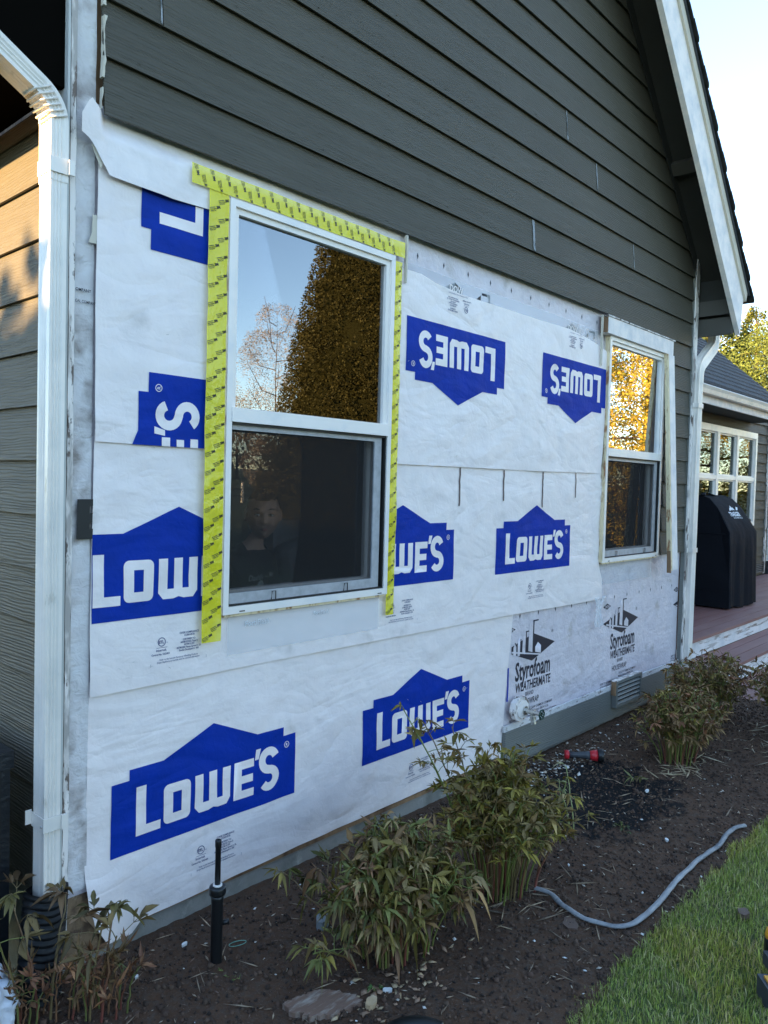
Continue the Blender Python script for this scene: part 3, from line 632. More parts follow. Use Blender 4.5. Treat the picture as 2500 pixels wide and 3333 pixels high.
def text(s, size=1, bold=0, sx=1, shear=0, align='LEFT', spacing=1.0, line=1.0):
    key = (s, bold, shear, align, spacing, line)
    if key not in TXC:
        cu = bpy.data.curves.new('t', 'FONT'); cu.body = s; cu.size = 1; cu.offset = bold; cu.shear = shear; cu.align_x = align; cu.space_character = spacing; cu.space_line = line; cu.resolution_u = 2
        ob = bpy.data.objects.new('t', cu); COL.objects.link(ob); dg = bpy.context.evaluated_depsgraph_get(); me = bpy.data.meshes.new_from_object(ob.evaluated_get(dg))
        TXC[key] = ([(v.co.x, v.co.y) for v in me.vertices], [tuple(p.vertices) for p in me.polygons]); bpy.data.objects.remove(ob); bpy.data.meshes.remove(me)
    return xf(TXC[key], lambda x, y: (x*size*sx, y*size))
def at(p, x, z, ang=0): 
    c, s_ = math.cos(ang), math.sin(ang); return xf(p, lambda a, b: (x+a*c-b*s_, z+a*s_+b*c))
def rrect(x0, x1, z0, z1, r, n=5, rs=None):
    pts = []; rs = rs or (r,)*4
    for (cx, cz, a0), rr in zip((((x0), (z0), 180), ((x1), (z0), 270), ((x1), (z1), 0), ((x0), (z1), 90)), rs):
        ccx = cx + (rr if cx == x0 else -rr); ccz = cz + (rr if cz == z0 else -rr)
        for i in range(n+1): a = R(a0+90*i/n); pts.append((ccx+rr*math.cos(a), ccz+rr*math.sin(a)))
    return pts
def stroke(pts, w):
    L, Rr = [], []
    for i, p in enumerate(pts):
        a = Vector(pts[max(0, i-1)]); b = Vector(pts[min(len(pts)-1, i+1)]); d = (b-a).normalized(); nn = Vector((-d.y, d.x))*w; L.append((p[0]+nn.x, p[1]+nn.y)); Rr.append((p[0]-nn.x, p[1]-nn.y))
    return L+Rr[::-1]
# --- the printed store logo: blue house with letters left open
OUT = [(0,0),(.806,0),(.806,.250),(.740,.250),(.740,.286),(.610,.286),(.404,.374),(.197,.286),(.066,.286),(.066,.250),(0,.250)]
LL = [(.092,.050),(.187,.050),(.187,.082),(.130,.082),(.130,.220),(.092,.220)]
OO = rrect(.199,.308,.056,.196,.020); OI = [(.236,.089),(.271,.089),(.271,.163),(.236,.163)]
WW = [(.327,.196),(.327,.078),(.345,.056),(.385,.056),(.406,.062),(.427,.056),(.467,.056),(.484,.078),(.484,.196),(.449,.196),(.449,.090),(.423,.090),(.423,.196),(.388,.196),(.388,.090),(.362,.090),(.362,.196)]
EE = [(.501,.053),(.593,.053),(.593,.084),(.536,.084),(.536,.110),(.588,.110),(.588,.140),(.536,.140),(.536,.166),(.593,.166),(.593,.198),(.501,.198)]
sc = []
for a in range(20, 271, 14): sc.append((.668+.034*math.cos(R(a))*1.0, .171+.036*math.sin(R(a))))
for a in range(90, -161, -14): sc.append((.670+.034*math.cos(R(a)), .099+.034*math.sin(R(a))))
SS = stroke(sc, .0165); AP = [(.598,.186),(.617,.186),(.628,.226),(.604,.226)]
rr_ = [(.757+.013*math.cos(R(a)), .213+.013*math.sin(R(a))) for a in range(0, 360, 24)]; ri_ = [(.757+.0105*math.cos(R(a)), .213+.0105*math.sin(R(a))) for a in range(0, 360, 24)]
BASE = tess([OUT]); LET = [tess([LL]), tess([OO, OI]), tess([WW]), tess([EE]), tess([SS]), tess([AP]), tess([rr_, ri_]), at(text('R', .018, .01), .7515, .2065)]
def logo(sheet, fn, parent, clip=None):
    o = sheet.print('printed_logo', [xf(BASE, fn)], BLUE, parent, .0020, .025, clip=clip)
    sheet.print('logo_lettering', [xf(q, fn) for q in LET], WRAP, o or parent, .0032, .025, clip=clip)
def place(x0, z0): return lambda x, y: (x0+x, z0+y)
def flip(x0, z0): return lambda x, y: (x0-x, z0-y)
def vert(x0, z0): return lambda x, y: (x0-y, z0+x)
ETL = []
circ = lambda r: [(r*math.cos(R(a)), r*math.sin(R(a))) for a in range(0, 360, 20)]
ETL += [at(tess([circ(.0155), circ(.0130)]), .036, .078), at(text('ETL', .0145, .03, .85), .0245, .0728), at(text('Intertek', .0125, .01), .013, .046), at(text('US', .006), .053, .072), at(tess([[(0,0),(.042,0),(.042,.0012),(0,.0012)]]), .015, .058),
        at(text('Control No. 5022454', .0092, .02, .86), -.004, .033),
        at(text('CODE COMPLIANCE\nCCRR-0518', .0095, .02, .9, align='CENTER'), .145, .097), at(text('CERTIFIED TO:\nASTM E2556 (Type I)\nASTM E1354\nASTM E84: Flame Spread ≤ 25,\nSmoke Developed ≤ 450', .0093, .02, .86, align='CENTER'), .145, .073),
        at(text('Refer to the Intertek Directory of Building Products\n(https://bpdirectory.intertek.com) for detailed information.', .0088, .005, .84, align='CENTER'), .105, .014), at(text('|', .012), -.008, -.002), at(text('|', .012), .218, .0)]
def cert(sheet, fn, parent, clip=None): sheet.print('certification_print', [xf(q, fn) for q in ETL], INK, parent, .0016, step=None, clip=clip)

# ================================================================== WRAPS
HOLES = [(W1[0]+.02, W1[1]-.02, W1[2]+.03, W1[3]-.02), (W2[0]+.02, W2[1]-.02, W2[2]+.03, W2[3]-.02)]
old = Sheet(-.0045, 2.0, .004)
ow = old.build('old_house_wrap', lambda z: .03, lambda z: 4.995, lambda x: .24, lambda x: 2.76, OLDW, step=.025, holes=HOLES, xmin=.03, xmax=4.995)
tag(ow, 'crinkled lavender-grey old house wrap with dark printed diamonds, stapled under the newer sheets', 'house wrap')
dia = tess([[(-.006,0),(0,-.016),(.006,0),(0,.016)]])
ps = [at(dia, 1.678+.199*i, 2.656) for i in range(10)] + [at(dia, 2.67+.199*i, .860) for i in range(13)]
old.print('diamond_print', ps, INKD, ow, .0012, None)
def styro(x, z, s=1.0):
    P = []
    rh = [(0,.155),(.30,.062),(.56,.142),(.31,.222)]
    P.append(tess([rh])) ; P.append(at(text('Styrofoam', .150, .022, .62), .125, -.032)); P.append(at(text('WEATHERMATE', .075, .02, .72, shear=.1), .130, -.100)); P.append(at(text('BRAND', .034, 0, .8), .24, -.137)); P.append(at(text('HOUSEWRAP', .052, .004, .72), .165, -.190))
    P.append(at(text('THE DOW CHEMICAL COMPANY\nMidland, Michigan 48674 U.S.A.\nTrademark of The Dow Chemical Company\nMADE IN CANADA', .022, .006, .85), .27, -.225)); P.append(at(text('REFER TO RECOMMENDED\nINSTALLATION GUIDELINES\nBEFORE USING PRODUCT\nCLIMATE REQUIREMENTS', .020, .004, .85), .0, -.262))
    P.append(at(text('®', .03), .515, .20)); P.append(at(text('®', .02), .44, -.04))
    # towers outlines above the diamond
    for x0, x1, za, zb in ((.30,.315,.16,.30),(.315,.36,.292,.30),(.225,.235,.16,.245),(.235,.262,.238,.245),(.17,.178,.15,.205),(.11,.12,.15,.19)): P.append(tess([[(x0,za),(x1,za),(x1,zb),(x0,zb)]]))
    d = [(0,0),(.057,-.02),(.115,0),(.057,.022)]; P.append(at(tess([d]), .0, .268))
    return [xf(q, lambda a, b: (x+a*s, z+b*s)) for q in P]
def styro_w(x, z, s=1.0):
    Q = [tess([[(.255,.125),(.300,.112),(.300,.29),(.258,.29)]]), tess([[(.19,.12),(.222,.11),(.222,.236),(.192,.236)]]), tess([[(.14,.11),(.165,.11),(.165,.20),(.153,.222),(.14,.20)]]), tess([[(.095,.115),(.125,.112),(.125,.165),(.11,.185),(.095,.165)]]), tess([[(.33,.11),(.395,.095),(.395,.14),(.36,.165),(.33,.14)]]), tess([[(.05,.1405),(.40,.082),(.41,.088),(.055,.150)]])]
    Q.append(at(text('DOW', .026, .02), .027, .259)); return [xf(q, lambda a, b: (x+a*s, z+b*s)) for q in Q]
for x, z, clip in ((2.515,.520,(2.592,4,0,1)), (3.702,.535,None), (4.90,.55,(4.8,4.99,0,1))):
    p_ = old.print('insulation_brand_print', styro(x, z), INKD, ow, .0014, .06, clip); old.print('skyline_print', styro_w(x, z), OLDW, p_, .0024, .06, clip)
# fragments of the old print above the new sheet
fr = []
for x in (1.90, 3.08): fr += [at(tess([[(0,0),(.07,-.03),(.14,0),(.07,.032)]]), x, 2.562)]
for x in (2.20, 3.37): fr += [tess([[(x,2.588),(x+.075,2.592),(x+.075,2.545),(x+.060,2.545),(x+.060,2.577),(x,2.577)]]), tess([[(x-.05,2.545),(x-.01,2.575),(x-.01,2.545)]])]
p_ = old.print('brand_print', fr, INKK, ow, .0014, .05)
seam_s = Sheet(-.0075, 5.0, .003)
o = seam_s.build('seam_tape', lambda z: 1.565, lambda z: 3.50, lambda x: 2.52, lin([(1.5,2.605),(1.68,2.612),(2.1,2.606),(2.9,2.612),(3.5,2.60)]), CLEAR, step=.03, xmin=1.565, xmax=3.50)
tag(o, 'wrinkled clear seam tape along the top of the upper right wrap sheet', 'tape')
seam_s.print('brand_print', [at(text('DOW', .045, .02, .95), 1.925, 2.547), at(text('DOW', .045, .02, .95), 3.10, 2.547)], WRAP, o, .001, None)
# corner scraps: black print patch and company name
cs = Sheet(-.0225, 3.0, .001)
o = cs.print('black_tape_patch', [tess([[(.040,1.393),(.094,1.393),(.094,1.425),(.084,1.425),(.084,1.445),(.094,1.445),(.094,1.475),(.084,1.475),(.084,1.497),(.094,1.497),(.094,1.519),(.042,1.519)]])], INKK, house, .002, None); 
cs.print('company_print', [at(text('OMPANY', .0135, .02, .9), .028, 2.164), at(text('CAL COMPANY', .0125, .01, .8), .027, 2.129)], INKK, house, .002, None)

# P1 bottom sheet
p1 = Sheet(-.009, 11.0, .011, extra=lambda x, z: .03*max(0, (.22-x)/.1)*max(0, (.35-z)/.3) if x < .22 and z < .35 else 0)
s1 = p1.build('house_wrap_sheet', lin([(0,.112),(.03,.17),(.16,.095),(.30,.084),(1,.093)]), lin([(0,2.50),(.09,2.503),(.5,2.545),(.9,2.588)]), lin([(0,.062),(.17,.032),(.24,.070),(1,.088),(2,.094),(2.5,.085),(3,.085)]), lambda x: .93, WRAP, xmin=.08, xmax=2.59)
tag(s1, 'lowest white house wrap sheet with two whole blue store logos, just above the soil', 'house wrap', 'white house wrap sheets')
CL1 = (.085, 2.58, .05, .93)
logo(p1, place(.174,.320), s1, CL1); logo(p1, place(1.379,.327), s1, CL1)
p1.print('printed_logo', [xf(BASE, place(2.548,.33))], BLUE, s1, .0018, .04, (2.0,2.562,.39,.617)) 
cert(p1, place(.497,.155), s1, CL1); cert(p1, place(1.69,.155), s1, CL1)
# P2 middle sheet
p2 = Sheet(-.019, 23.0, .011)
s2 = p2.build('house_wrap_sheet', lin([(.8,.092),(1.1,.088),(1.7,.096)]), lin([(.86,3.646),(1.0,3.635),(1.06,3.60),(1.12,3.575),(1.7,3.555)]), lin([(0,.882),(1,.886),(2.5,.882),(3.3,.872),(3.7,.871)]), lambda x: 1.74, WRAP, holes=[HOLES[0]], xmin=.09, xmax=3.6)
tag(s2, 'middle white house wrap sheet running under the large window with upright blue logos', 'house wrap', 'white house wrap sheets')
CL2 = (.093, 3.57, .88, 1.74)
logo(p2, place(.003,1.120), s2, (.093, .597, .88, 1.74)); logo(p2, place(1.195,1.122), s2, (1.47, 3.5, .88, 1.74)); logo(p2, place(2.378,1.118), s2, CL2)
cert(p2, place(.313,.950), s2, CL2); cert(p2, place(1.507,.950), s2, CL2); cert(p2, place(2.702,.950), s2, CL2)
# P3 upper-left, P4 upper-right
p3 = Sheet(-.027, 31.0, .009)
s3 = p3.build('house_wrap_sheet', lin([(1.6,.095),(2.2,.090),(2.6,.094)]), lambda z: .606, lin([(0,1.703),(.22,1.701),(.6,1.697)]), lambda x: 2.60, WRAP, xmin=.09, xmax=.606)
tag(s3, 'upper left white house wrap sheet with sideways cut-off blue logos', 'house wrap', 'white house wrap sheets')
logo(p3, vert(.529,1.137), s3, (.1,.605,1.700,2.6)); logo(p3, vert(.529,2.346), s3, (.1,.605,1.700,2.598))
p4 = Sheet(-.027, 47.0, .010)
s4 = p4.build('house_wrap_sheet', lin([(1.68,1.46),(2.6,1.47)]), lin([(1.68,3.553),(2.0,3.575),(2.4,3.585),(2.47,3.58),(2.5,3.55)]), lin([(1.4,1.683),(2.0,1.686),(2.8,1.687),(3.6,1.697)]), lin([(1.4,2.566),(1.68,2.572),(1.8,2.55),(2.0,2.538),(2.35,2.540),(2.7,2.541),(3.1,2.547),(3.25,2.535),(3.42,2.517),(3.58,2.489)]), WRAP, xmin=1.46, xmax=3.58)
tag(s4, 'upper right white house wrap sheet with two upside-down blue logos between the windows', 'house wrap', 'white house wrap sheets')
CL4 = (1.5, 3.572, 1.7, 2.56)
logo(p4, flip(2.392,2.364), s4, CL4); logo(p4, flip(3.588,2.366), s4, CL4)
cert(p4, flip(2.072,2.545), s4, (1.5,3.5,1.7,2.536)); cert(p4, flip(3.262,2.545), s4, (1.5,3.5,1.7,2.53))
# dark brown slits in the middle sheet
for x, z0, z1 in ((2.036,1.49,1.683),(2.432,1.516,1.682),(2.840,1.479,1.685),(3.228,1.538,1.69)):
    n = 12; L = []; w_ = .0062 if x < 3 else .005
    pts = [(x+.0045*noise.noise((z*30, x, 0)), z) for z in np.linspace(z1, z0, n)]
    po = stroke(pts, w_*.9); sh = p2.print('slit', [tess([po])], mat('dark_slit', (.09,.055,.05), .8, var=(60,(.2,.15,.13),.4,.7)), s2, .0035, None)
# flap P5
def curl(x, z): 
    e = 0
    if x < .5: e += .012*max(0, 1-abs(z-2.53)/.10)*min(1, (.5-x)/.2)
    if x < .12: e += .022*max(0, (.12-x)/.1)
    if x > .09: k = min(1, max(0, (z-2.645)/.06)); e -= .031*k*k*(3-2*k)*min(1, (x-.09)/.03)
    return e
p5 = Sheet(-.0385, 59.0, .006, extra=curl)
s5 = p5.build('house_wrap_flap', lin([(2.5,.10),(2.74,.10)]), lambda z: 1.55, lin([(.024,2.634),(.045,2.628),(.065,2.612),(.09,2.575),(.114,2.545),(.121,2.533),(.23,2.53),(.35,2.527),(.505,2.536),(.56,2.56),(.62,2.598),(.9,2.605),(1.55,2.612)]), lin([(.024,2.690),(.029,2.70),(.057,2.752),(.080,2.735),(.104,2.724),(.2,2.721),(1.55,2.721)]), WRAPB, xmin=.024, xmax=1.55, step=.014)
# rebuild x range (the transfinite map needs a left edge at .024)
bpy.data.objects.remove(s5)
s5 = p5.build('house_wrap_flap', lambda z: .024, lambda z: 1.55, lin([(.024,2.634),(.045,2.628),(.065,2.612),(.09,2.575),(.114,2.545),(.121,2.533),(.23,2.53),(.35,2.527),(.505,2.536),(.56,2.56),(.62,2.598),(.9,2.605),(1.55,2.612)]), lin([(.024,2.690),(.029,2.70),(.057,2.752),(.080,2.735),(.104,2.724),(.2,2.721),(1.55,2.721)]), WRAPB, xmin=.024, xmax=1.55, step=.012)
tag(s5, 'blank white wrap flap peeling below the lowest clapboard above the large window', 'house wrap')
# torn scraps
for pts, y in (([(.062,2.612),(.100,2.598),(.098,2.585),(.101,2.573),(.096,2.553),(.093,2.548)], -.032), ([(.078,2.405),(.094,2.408),(.097,2.386),(.093,2.36),(.096,2.34),(.092,2.318),(.066,2.318),(.076,2.35)], -.014)):
    bm = bmesh.new(); prism(bm, pts, y-.002, y); o = obj('torn_scrap', bm, CREAMP); tag(o, 'small cream torn scrap of tape ' + ('on the peeling flap corner' if y < -.02 else 'at the wrap edge below the flap'), 'tape scrap')
# rumpled loose piece below the middle sheet
bm = bmesh.new(); g = []
for j in range(16):
    t = j/15; row = []
    for i in range(10):
        u = i/9; xx = 3.52+.13*u*(1-.45*math.sin(t*3))-.02*t; zz = .885-.19*t+.01*math.sin(u*9); row.append(bm.verts.new((xx, -.020-.020*abs(math.sin(u*8+t*4))-.01*t, zz)))
    g.append(row)
for j in range(15):
    for i in range(9): bm.faces.new((g[j][i], g[j][i+1], g[j+1][i+1], g[j+1][i]))
o = obj('crumpled_wrap_scrap', bm, CLEAR, smooth=True); tag(o, 'crumpled translucent wrap scrap hanging under the middle sheet', 'wrap scrap')
# clear film around the second window foot
cf = Sheet(-.0095, 71.0, .006)
o = cf.build('clear_film', lambda z: 3.60, lambda z: 4.44, lambda x: .96, lambda x: 1.115, CLEAR, step=.02, xmin=3.6, xmax=4.44); tag(o, 'wrinkled clear flashing film under the narrow far window', 'flashing film')
cf2 = Sheet(-.0275, 73.0, .004)
o = cf2.build('clear_film', lambda z: .62, lambda z: 1.45, lambda x: .94, lambda x: 1.085, CLEAR, step=.03, xmin=.62, xmax=1.45); tag(o, 'faint clear flashing film with pale lettering under the large window', 'flashing film')
cf2.print('film_lettering', [at(text('FortiFlash', .030, .01), .70, 1.040), at(text('FortiFlash', .022, .01), 1.05, 1.045)], mat('pale_grey_ink', (.60,.64,.68), .6), o, .001, None)

# ---- yellow tapes
def tape(name, x0, x1, z0, z1, y, seed, label, ang, vert_=False, jag=.004):
    s = Sheet(y, seed, .009); o = s.build(name, lambda z: x0+(.0035*noise.noise((z*7, seed, 5)) if vert_ else 0), lambda z: x1+(.004*noise.noise((z*8, seed, 8)) if vert_ else 0), lambda x: z0+jag*noise.noise((x*6, seed, 0)), lambda x: z1+jag*noise.noise((x*6, seed, 3)), YEL, step=.01, xmin=x0, xmax=x1)
    tag(o, label, 'tape', 'yellow flashing tape strips'); P = []
    n = int(((z1-z0) if vert_ else (x1-x0))/.066); 
    for i in range(n):
        for r in (0, 1):
            a = (i+.25+.5*r)*.066; b = .026+.037*r
            cx, cz = (x0+b, z0+a) if vert_ else (x0+a, z1-.018-.036*r)
            P += [at(text('3M', .013, .05), cx+.004*math.cos(ang), cz+.004*math.sin(ang), ang), at(text('Better Building', .0062, .02, .7), cx+math.cos(ang)*-.024, cz+math.sin(ang)*-.024, ang), at(text('Flashing Tape', .0062, .02, .7), cx+math.cos(ang)*-.024+math.sin(ang)*.0055, cz+math.sin(ang)*-.024-math.cos(ang)*.0055, ang), at(tess([[(-.026,.0062),(0,.0062),(0,.0082),(-.026,.0082)]]), cx, cz, ang)]
    s.print('tape_print', P, INKK, o, .0012, None, (x0+.001, x1-.001, z0+.002, z1-.002)); return o
tape('flashing_tape', .494, .5765, 1.006, 2.625, -.0450, 81, 'vertical yellow tape strip along the left side of the large window', R(20), True)
tape('flashing_tape', 1.4785, 1.530, .999, 2.585, -.0420, 83, 'vertical yellow tape strip along the right side of the large window', R(25), True)
tape('flashing_tape', .420, 1.536, 2.604, 2.672, -.0500, 85, 'horizontal yellow tape strip over the top of the large window', R(-78), False, .004)
# staples
bm = bmesh.new()
for i in range(60):
    x = random.uniform(.15, 3.4); z = random.choice((.93, 1.72, .2, .6, 1.0, 2.1))+random.uniform(-.06,.06)
    if .5 < x < 1.6: continue
    a = random.uniform(-.8,.8); tube(bm, [(x-.005*math.cos(a), -.019, z-.005*math.sin(a)), (x+.005*math.cos(a), -.019, z+.005*math.sin(a))], .0007, 4)
o = obj('staples', bm, CHROME, house); tag(o, kind='stuff')

# ================================================================== FIXTURES ON THE WALL
def rod(name, par, pts, sx, sy, m, upv=Vector((0,0,1)), ribs=0):
    """rectangular downspout along pts; mitred rings"""
    bm = bmesh.new(); rings = []; pts = [Vector(p) for p in pts]
    prof = []
    def side(ax0, ax1, n=9):
        for i in range(n):
            t = i/n; p = Vector(ax0)*(1-t)+Vector(ax1)*t; inw = 0
            if i in (2, 4, 6): inw = 1
            prof.append((p.x, p.y, inw))
    a, b = sx/2, sy/2; side((-a,-b),(a,-b)); side((a,-b),(a,b)); side((a,b),(-a,b)); side((-a,b),(-a,-b))
    for i, p in enumerate(pts):
        d0 = (p-pts[i-1]).normalized() if i else (pts[1]-p).normalized(); d1 = (pts[i+1]-p).normalized() if i < len(pts)-1 else d0
        d = (d0+d1).normalized(); k = 1/max(.5, d.dot(d0)); side_y = Vector((0,1,0)); ax = side_y.cross(d).normalized()
        rings.append([bm.verts.new(p + ax*(u*k)*(1-.07*q*0) + side_y*v - (Vector((0,0,0)))) for u, v, q in [(u*(1-.09*q), v*(1-.09*q), q) for u, v, q in prof]])
    N = len(prof)
    for i in range(len(rings)-1):
        for k in range(N): bm.faces.new((rings[i][k], rings[i][(k+1) % N], rings[i+1][(k+1) % N], rings[i+1][k]))
    bm.faces.new(rings[0][::-1]); bm.faces.new(rings[-1]); return obj(name, bm, m, par)
def elbow_pts(a, b, c, r=.07, n=7, wob=0):
    a, b, c = Vector(a), Vector(b), Vector(c); p0 = b+(a-b).normalized()*r; p2 = b+(c-b).normalized()*r; out = []
    for i in range(n+1): t = i/n; out.append(p0*(1-t)**2+b*2*t*(1-t)+p2*t*t)
    return out
# left downspout
ds = empty('downspout', (-.035, .008, .3), 'near white ribbed downspout on the left corner, draining into black corrugated pipe', 'downspout', 'white downspouts')
X, Y = -.036, .0075
rod('pipe', ds, [(X,Y,.26),(X-.001,Y,1.1),(X,Y,2.50)], .050, .076, ALU)
rod('elbow', ds, [(X,Y,2.47),(X,Y,2.60)]+elbow_pts((X,Y,2.55),(X,Y,2.702),(X-.3,Y,2.702+.174), .065, 9)+[(X-.9,Y,2.702+.522)], .054, .080, ALU)
bm = bmesh.new()
for i in range(6):
    t = i/6; q = [ (X-.022-.012*i, 2.655+.012*i) ]
    tube(bm, [(X-.029-.009*i, Y-.040, 2.648+.013*i), (X+.02-.010*i, Y-.0435, 2.668+.014*i)], .0035, 6); tube(bm, [(X-.029-.009*i, Y-.040, 2.648+.013*i), (X-.031-.009*i, Y+.03, 2.648+.013*i)], .0035, 6)
obj('crimp', bm, ALU, ds, smooth=True)
def strap(z, par, tiltx=0):
    bm = bmesh.new()
    for a, b in ((( -.0630,-.0320,z),(-.0630,.047,z+.0)),):
        box(bm, -.0660, -.0630, -.0345, .050, z-.022, z+.022)
    box(bm, -.0660, .002, -.0365, -.0335, z-.022, z+.022); box(bm, -.012, .006, -.0450, -.0367, z-.022, z+.022)
    o = obj('strap', bm, ALU, par, bevel=.001); return o
strap(2.515, ds); s_ = strap(.52, ds); 
bm = bmesh.new(); box(bm, -.085, -.0661, .046, .049, .505, .55); obj('strap_tab', bm, ALU, ds, bevel=.001)
bm = bmesh.new(); lathe(bm, [(.0001,0),(.004,0),(.003,.003),(.0001,.004)], seg=10, mtx=Matrix.Translation((-.0663,-.022,.515))@Matrix.Rotation(R(-90),4,'Y')); obj('screw', bm, CHROME, ds)
# corrugated drain pipe
bm = bmesh.new(); prof = []; z = 0
while z < .335: prof += [(.058, z), (.066, z+.005), (.066, z+.013), (.058, z+.018)]; z += .0215
seg = 32; rings = []
for r, z in prof:
    lean = (.335-z)*.10; rings.append([bm.verts.new((X-.006-lean*1.0+r*math.cos(t), Y-.012-lean*.8+r*math.sin(t), z-.03+.006*math.sin(t*2+1))) for t in [2*math.pi*k/seg for k in range(seg)]])
for i in range(len(rings)-1):
    for k in range(seg): bm.faces.new((rings[i][k], rings[i][(k+1) % seg], rings[i+1][(k+1) % seg], rings[i+1][k]))
bmesh.ops.solidify(bm, geom=bm.faces[:], thickness=.003)
o = obj('drain_pipe', bm, BLKR, smooth=True); tag(o, 'black corrugated drain pipe standing open under the near downspout', 'drain pipe')
# right downspout
d2 = empty('downspout', (5.07, -.04, .2), 'far white ribbed downspout between the gable wall and the deck', 'downspout', 'white downspouts')
X2, Y2 = 5.077, -.045
rod('pipe', d2, [(X2,Y2,.20),(X2,Y2,1.2),(X2,Y2,2.47)], .088, .060, ALU)
rod('elbow', d2, [(X2,Y2,2.45)]+elbow_pts((X2,Y2,2.4),(X2,Y2,2.575),(5.40,Y2,2.79), .07, 7)+elbow_pts((X2,Y2,2.575),(5.40,Y2,2.79),(5.40,Y2,3.0), .05, 5)+[(5.40,Y2,2.93)], .092, .064, ALU)
for z in (2.27, 1.13):
    bm = bmesh.new(); box(bm, X2-.052, X2-.046, -.080, -.006, z-.018, z+.018); box(bm, X2-.052, X2+.05, -.082, -.0795, z-.018, z+.018); box(bm, X2-.075, X2-.0525, -.046, -.0425, z-.018, z+.018); obj('strap', bm, ALU, d2, bevel=.001)
# hose bib
sp = empty('garden_tap', (2.63, -.02, .34), 'nickel garden tap with green wheel on a white octagonal plate', 'tap')
def octo(cx, cz, rx, rz_, n=9): return [(cx+rx*math.cos(R(22+360*k/n)), cz+rz_*math.sin(R(22+360*k/n))) for k in range(n)]
bm = bmesh.new(); prism(bm, octo(2.628,.345,.082,.072), -.052, -.018); obj('mounting_plate', bm, PAINTW, sp, bevel=.008)
bm = bmesh.new(); prism(bm, octo(2.632,.345,.060,.052), -.058, -.053); obj('plate_face', bm, WHITE, sp, bevel=.003)
T = lambda p, q: Matrix.Translation(p)@q
bm = bmesh.new(); lathe(bm, [(.02,0),(.026,.002),(.026,.006),(.014,.008),(.014,.045),(.018,.047),(.018,.062),(.013,.064),(.011,.085),(.011,.10)], seg=20, mtx=T((2.650,-.058,.335), Matrix.Rotation(R(90),4,'X')))
lathe(bm, [(.012,0),(.013,-.02),(.017,-.022),(.017,-.040),(.014,-.042),(.016,-.045),(.016,-.062),(.012,-.064)], seg=20, mtx=T((2.650,-.105,.332), Matrix.Rotation(R(-12),4,'X')))
obj('valve_body', bm, CHROME, sp, smooth=False)
bm = bmesh.new(); c = Vector((2.650,-.166,.335)); pts = [c+Vector((.026*math.cos(R(a))*(1+.07*math.cos(R(a*6))), 0, .026*math.sin(R(a))*(1+.07*math.cos(R(a*6))))) for a in range(0, 361, 12)]
tube(bm, pts, .0045, 8, upv=Vector((0,1,0)))
for a in range(0, 360, 60): tube(bm, [c, c+Vector((.024*math.cos(R(a)), 0, .024*math.sin(R(a))))], .0032, 6, upv=Vector((0,1,0)))
obj('wheel_handle', bm, GREENH, sp, smooth=True)
# foundation vent
fv = empty('foundation_vent', (4.06, -.03, .2), 'grey louvred foundation vent set in the grey skirt board', 'vent', 'louvred foundation vents')
def vent(par, x0, x1, z0, z1, y, m, edge=True):
    bm = bmesh.new(); ringframe(bm, x0, x1, z0, z1, (.025,.022,.018,.018), y-.032, y); obj('frame', bm, m, par, bevel=.003)
    n = 5; h = (z1-z0-.036)/n
    for i in range(n):
        zc = z0+.018+h*(i+.5); bm = bmesh.new(); prism(bm, [(y-.031, zc-h*.40), (y-.027, zc-h*.46), (y-.012, zc-h*.02), (y-.016, zc+h*.04)], x0+.0255, x1-.0225, axis='x'); obj('louvre', bm, m, par)
    obj('backing', bx(x0+.02, x1-.02, y-.0025, y-.0005, z0+.015, z1-.015), INKK, par)
vent(fv, 3.815, 4.225, .112, .292, -.024, VENT)
obj('split_wood_end', rough_board(3.803, 3.8135, -.055, -.024, .20, .292, .004, 3, 14), RAW, fv)
bm = bmesh.new(); box(bm, 3.80, 4.226, -.055, -.02, .2935, .299); obj('peeling_top_edge', bm, PAINTW, fv)

# ================================================================== FAR WING (measured on plane y=1 then pushed back from the eye)
SC = 1.22
def S(p): return tuple(CAM[i] + (p[i]-CAM[i])*SC for i in range(3))
def sbx(x0, x1, y0, y1, z0, z1): a = S((x0,y0,z0)); b = S((x1,y1,z1)); return bx(a[0], b[0], a[1], b[1], a[2], b[2])
wing = empty('house_wing', S((8,1,.45)), 'low single-storey wing with grey roof, white gutter and six-pane window', 'house')
WYP = S((0,1,0))[1]; wx0, wz0 = S((5.0,1,.42))[0], S((0,1,.42))[2]; wx1 = S((10.72,1,0))[0]
a = S((7.80,1,1.154)); b = S((10.068,1,2.403)); wl, wr, wb, wt = a[0], b[0], a[2], b[2]
bm = bmesh.new(); zt = S((0,1,2.62))[2]
for q in ((5.1,wl+.02,wz0,zt),(wl+.02,wr-.02,wz0,wb+.02),(wl+.02,wr-.02,wt-.02,zt),(wr-.02,wx1,wz0,zt)): box(bm, q[0], q[1], WYP+.01, WYP+.12, q[2], q[3])
box(bm, wx1-.12, wx1, WYP+.121, WYP+5, wz0, zt)
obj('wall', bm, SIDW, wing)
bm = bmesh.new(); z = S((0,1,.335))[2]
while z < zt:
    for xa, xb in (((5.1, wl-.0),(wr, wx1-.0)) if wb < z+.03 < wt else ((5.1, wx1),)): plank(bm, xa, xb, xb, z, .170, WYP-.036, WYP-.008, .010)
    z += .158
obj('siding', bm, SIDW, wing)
bm = bmesh.new(); n_=3; fwid = (wr-wl); ringframe(bm, wl, wr, wb, wt, (.09,.07,.07,.095), WYP-.045, WYP+.06)
for i in (1, 2): xx = wl+.09+(fwid-.16)*i/3; box(bm, xx-.045, xx+.045, WYP-.040, WYP+.06, wb+.0705, wt-.0955)
midz = S((0,1,1.777))[2]
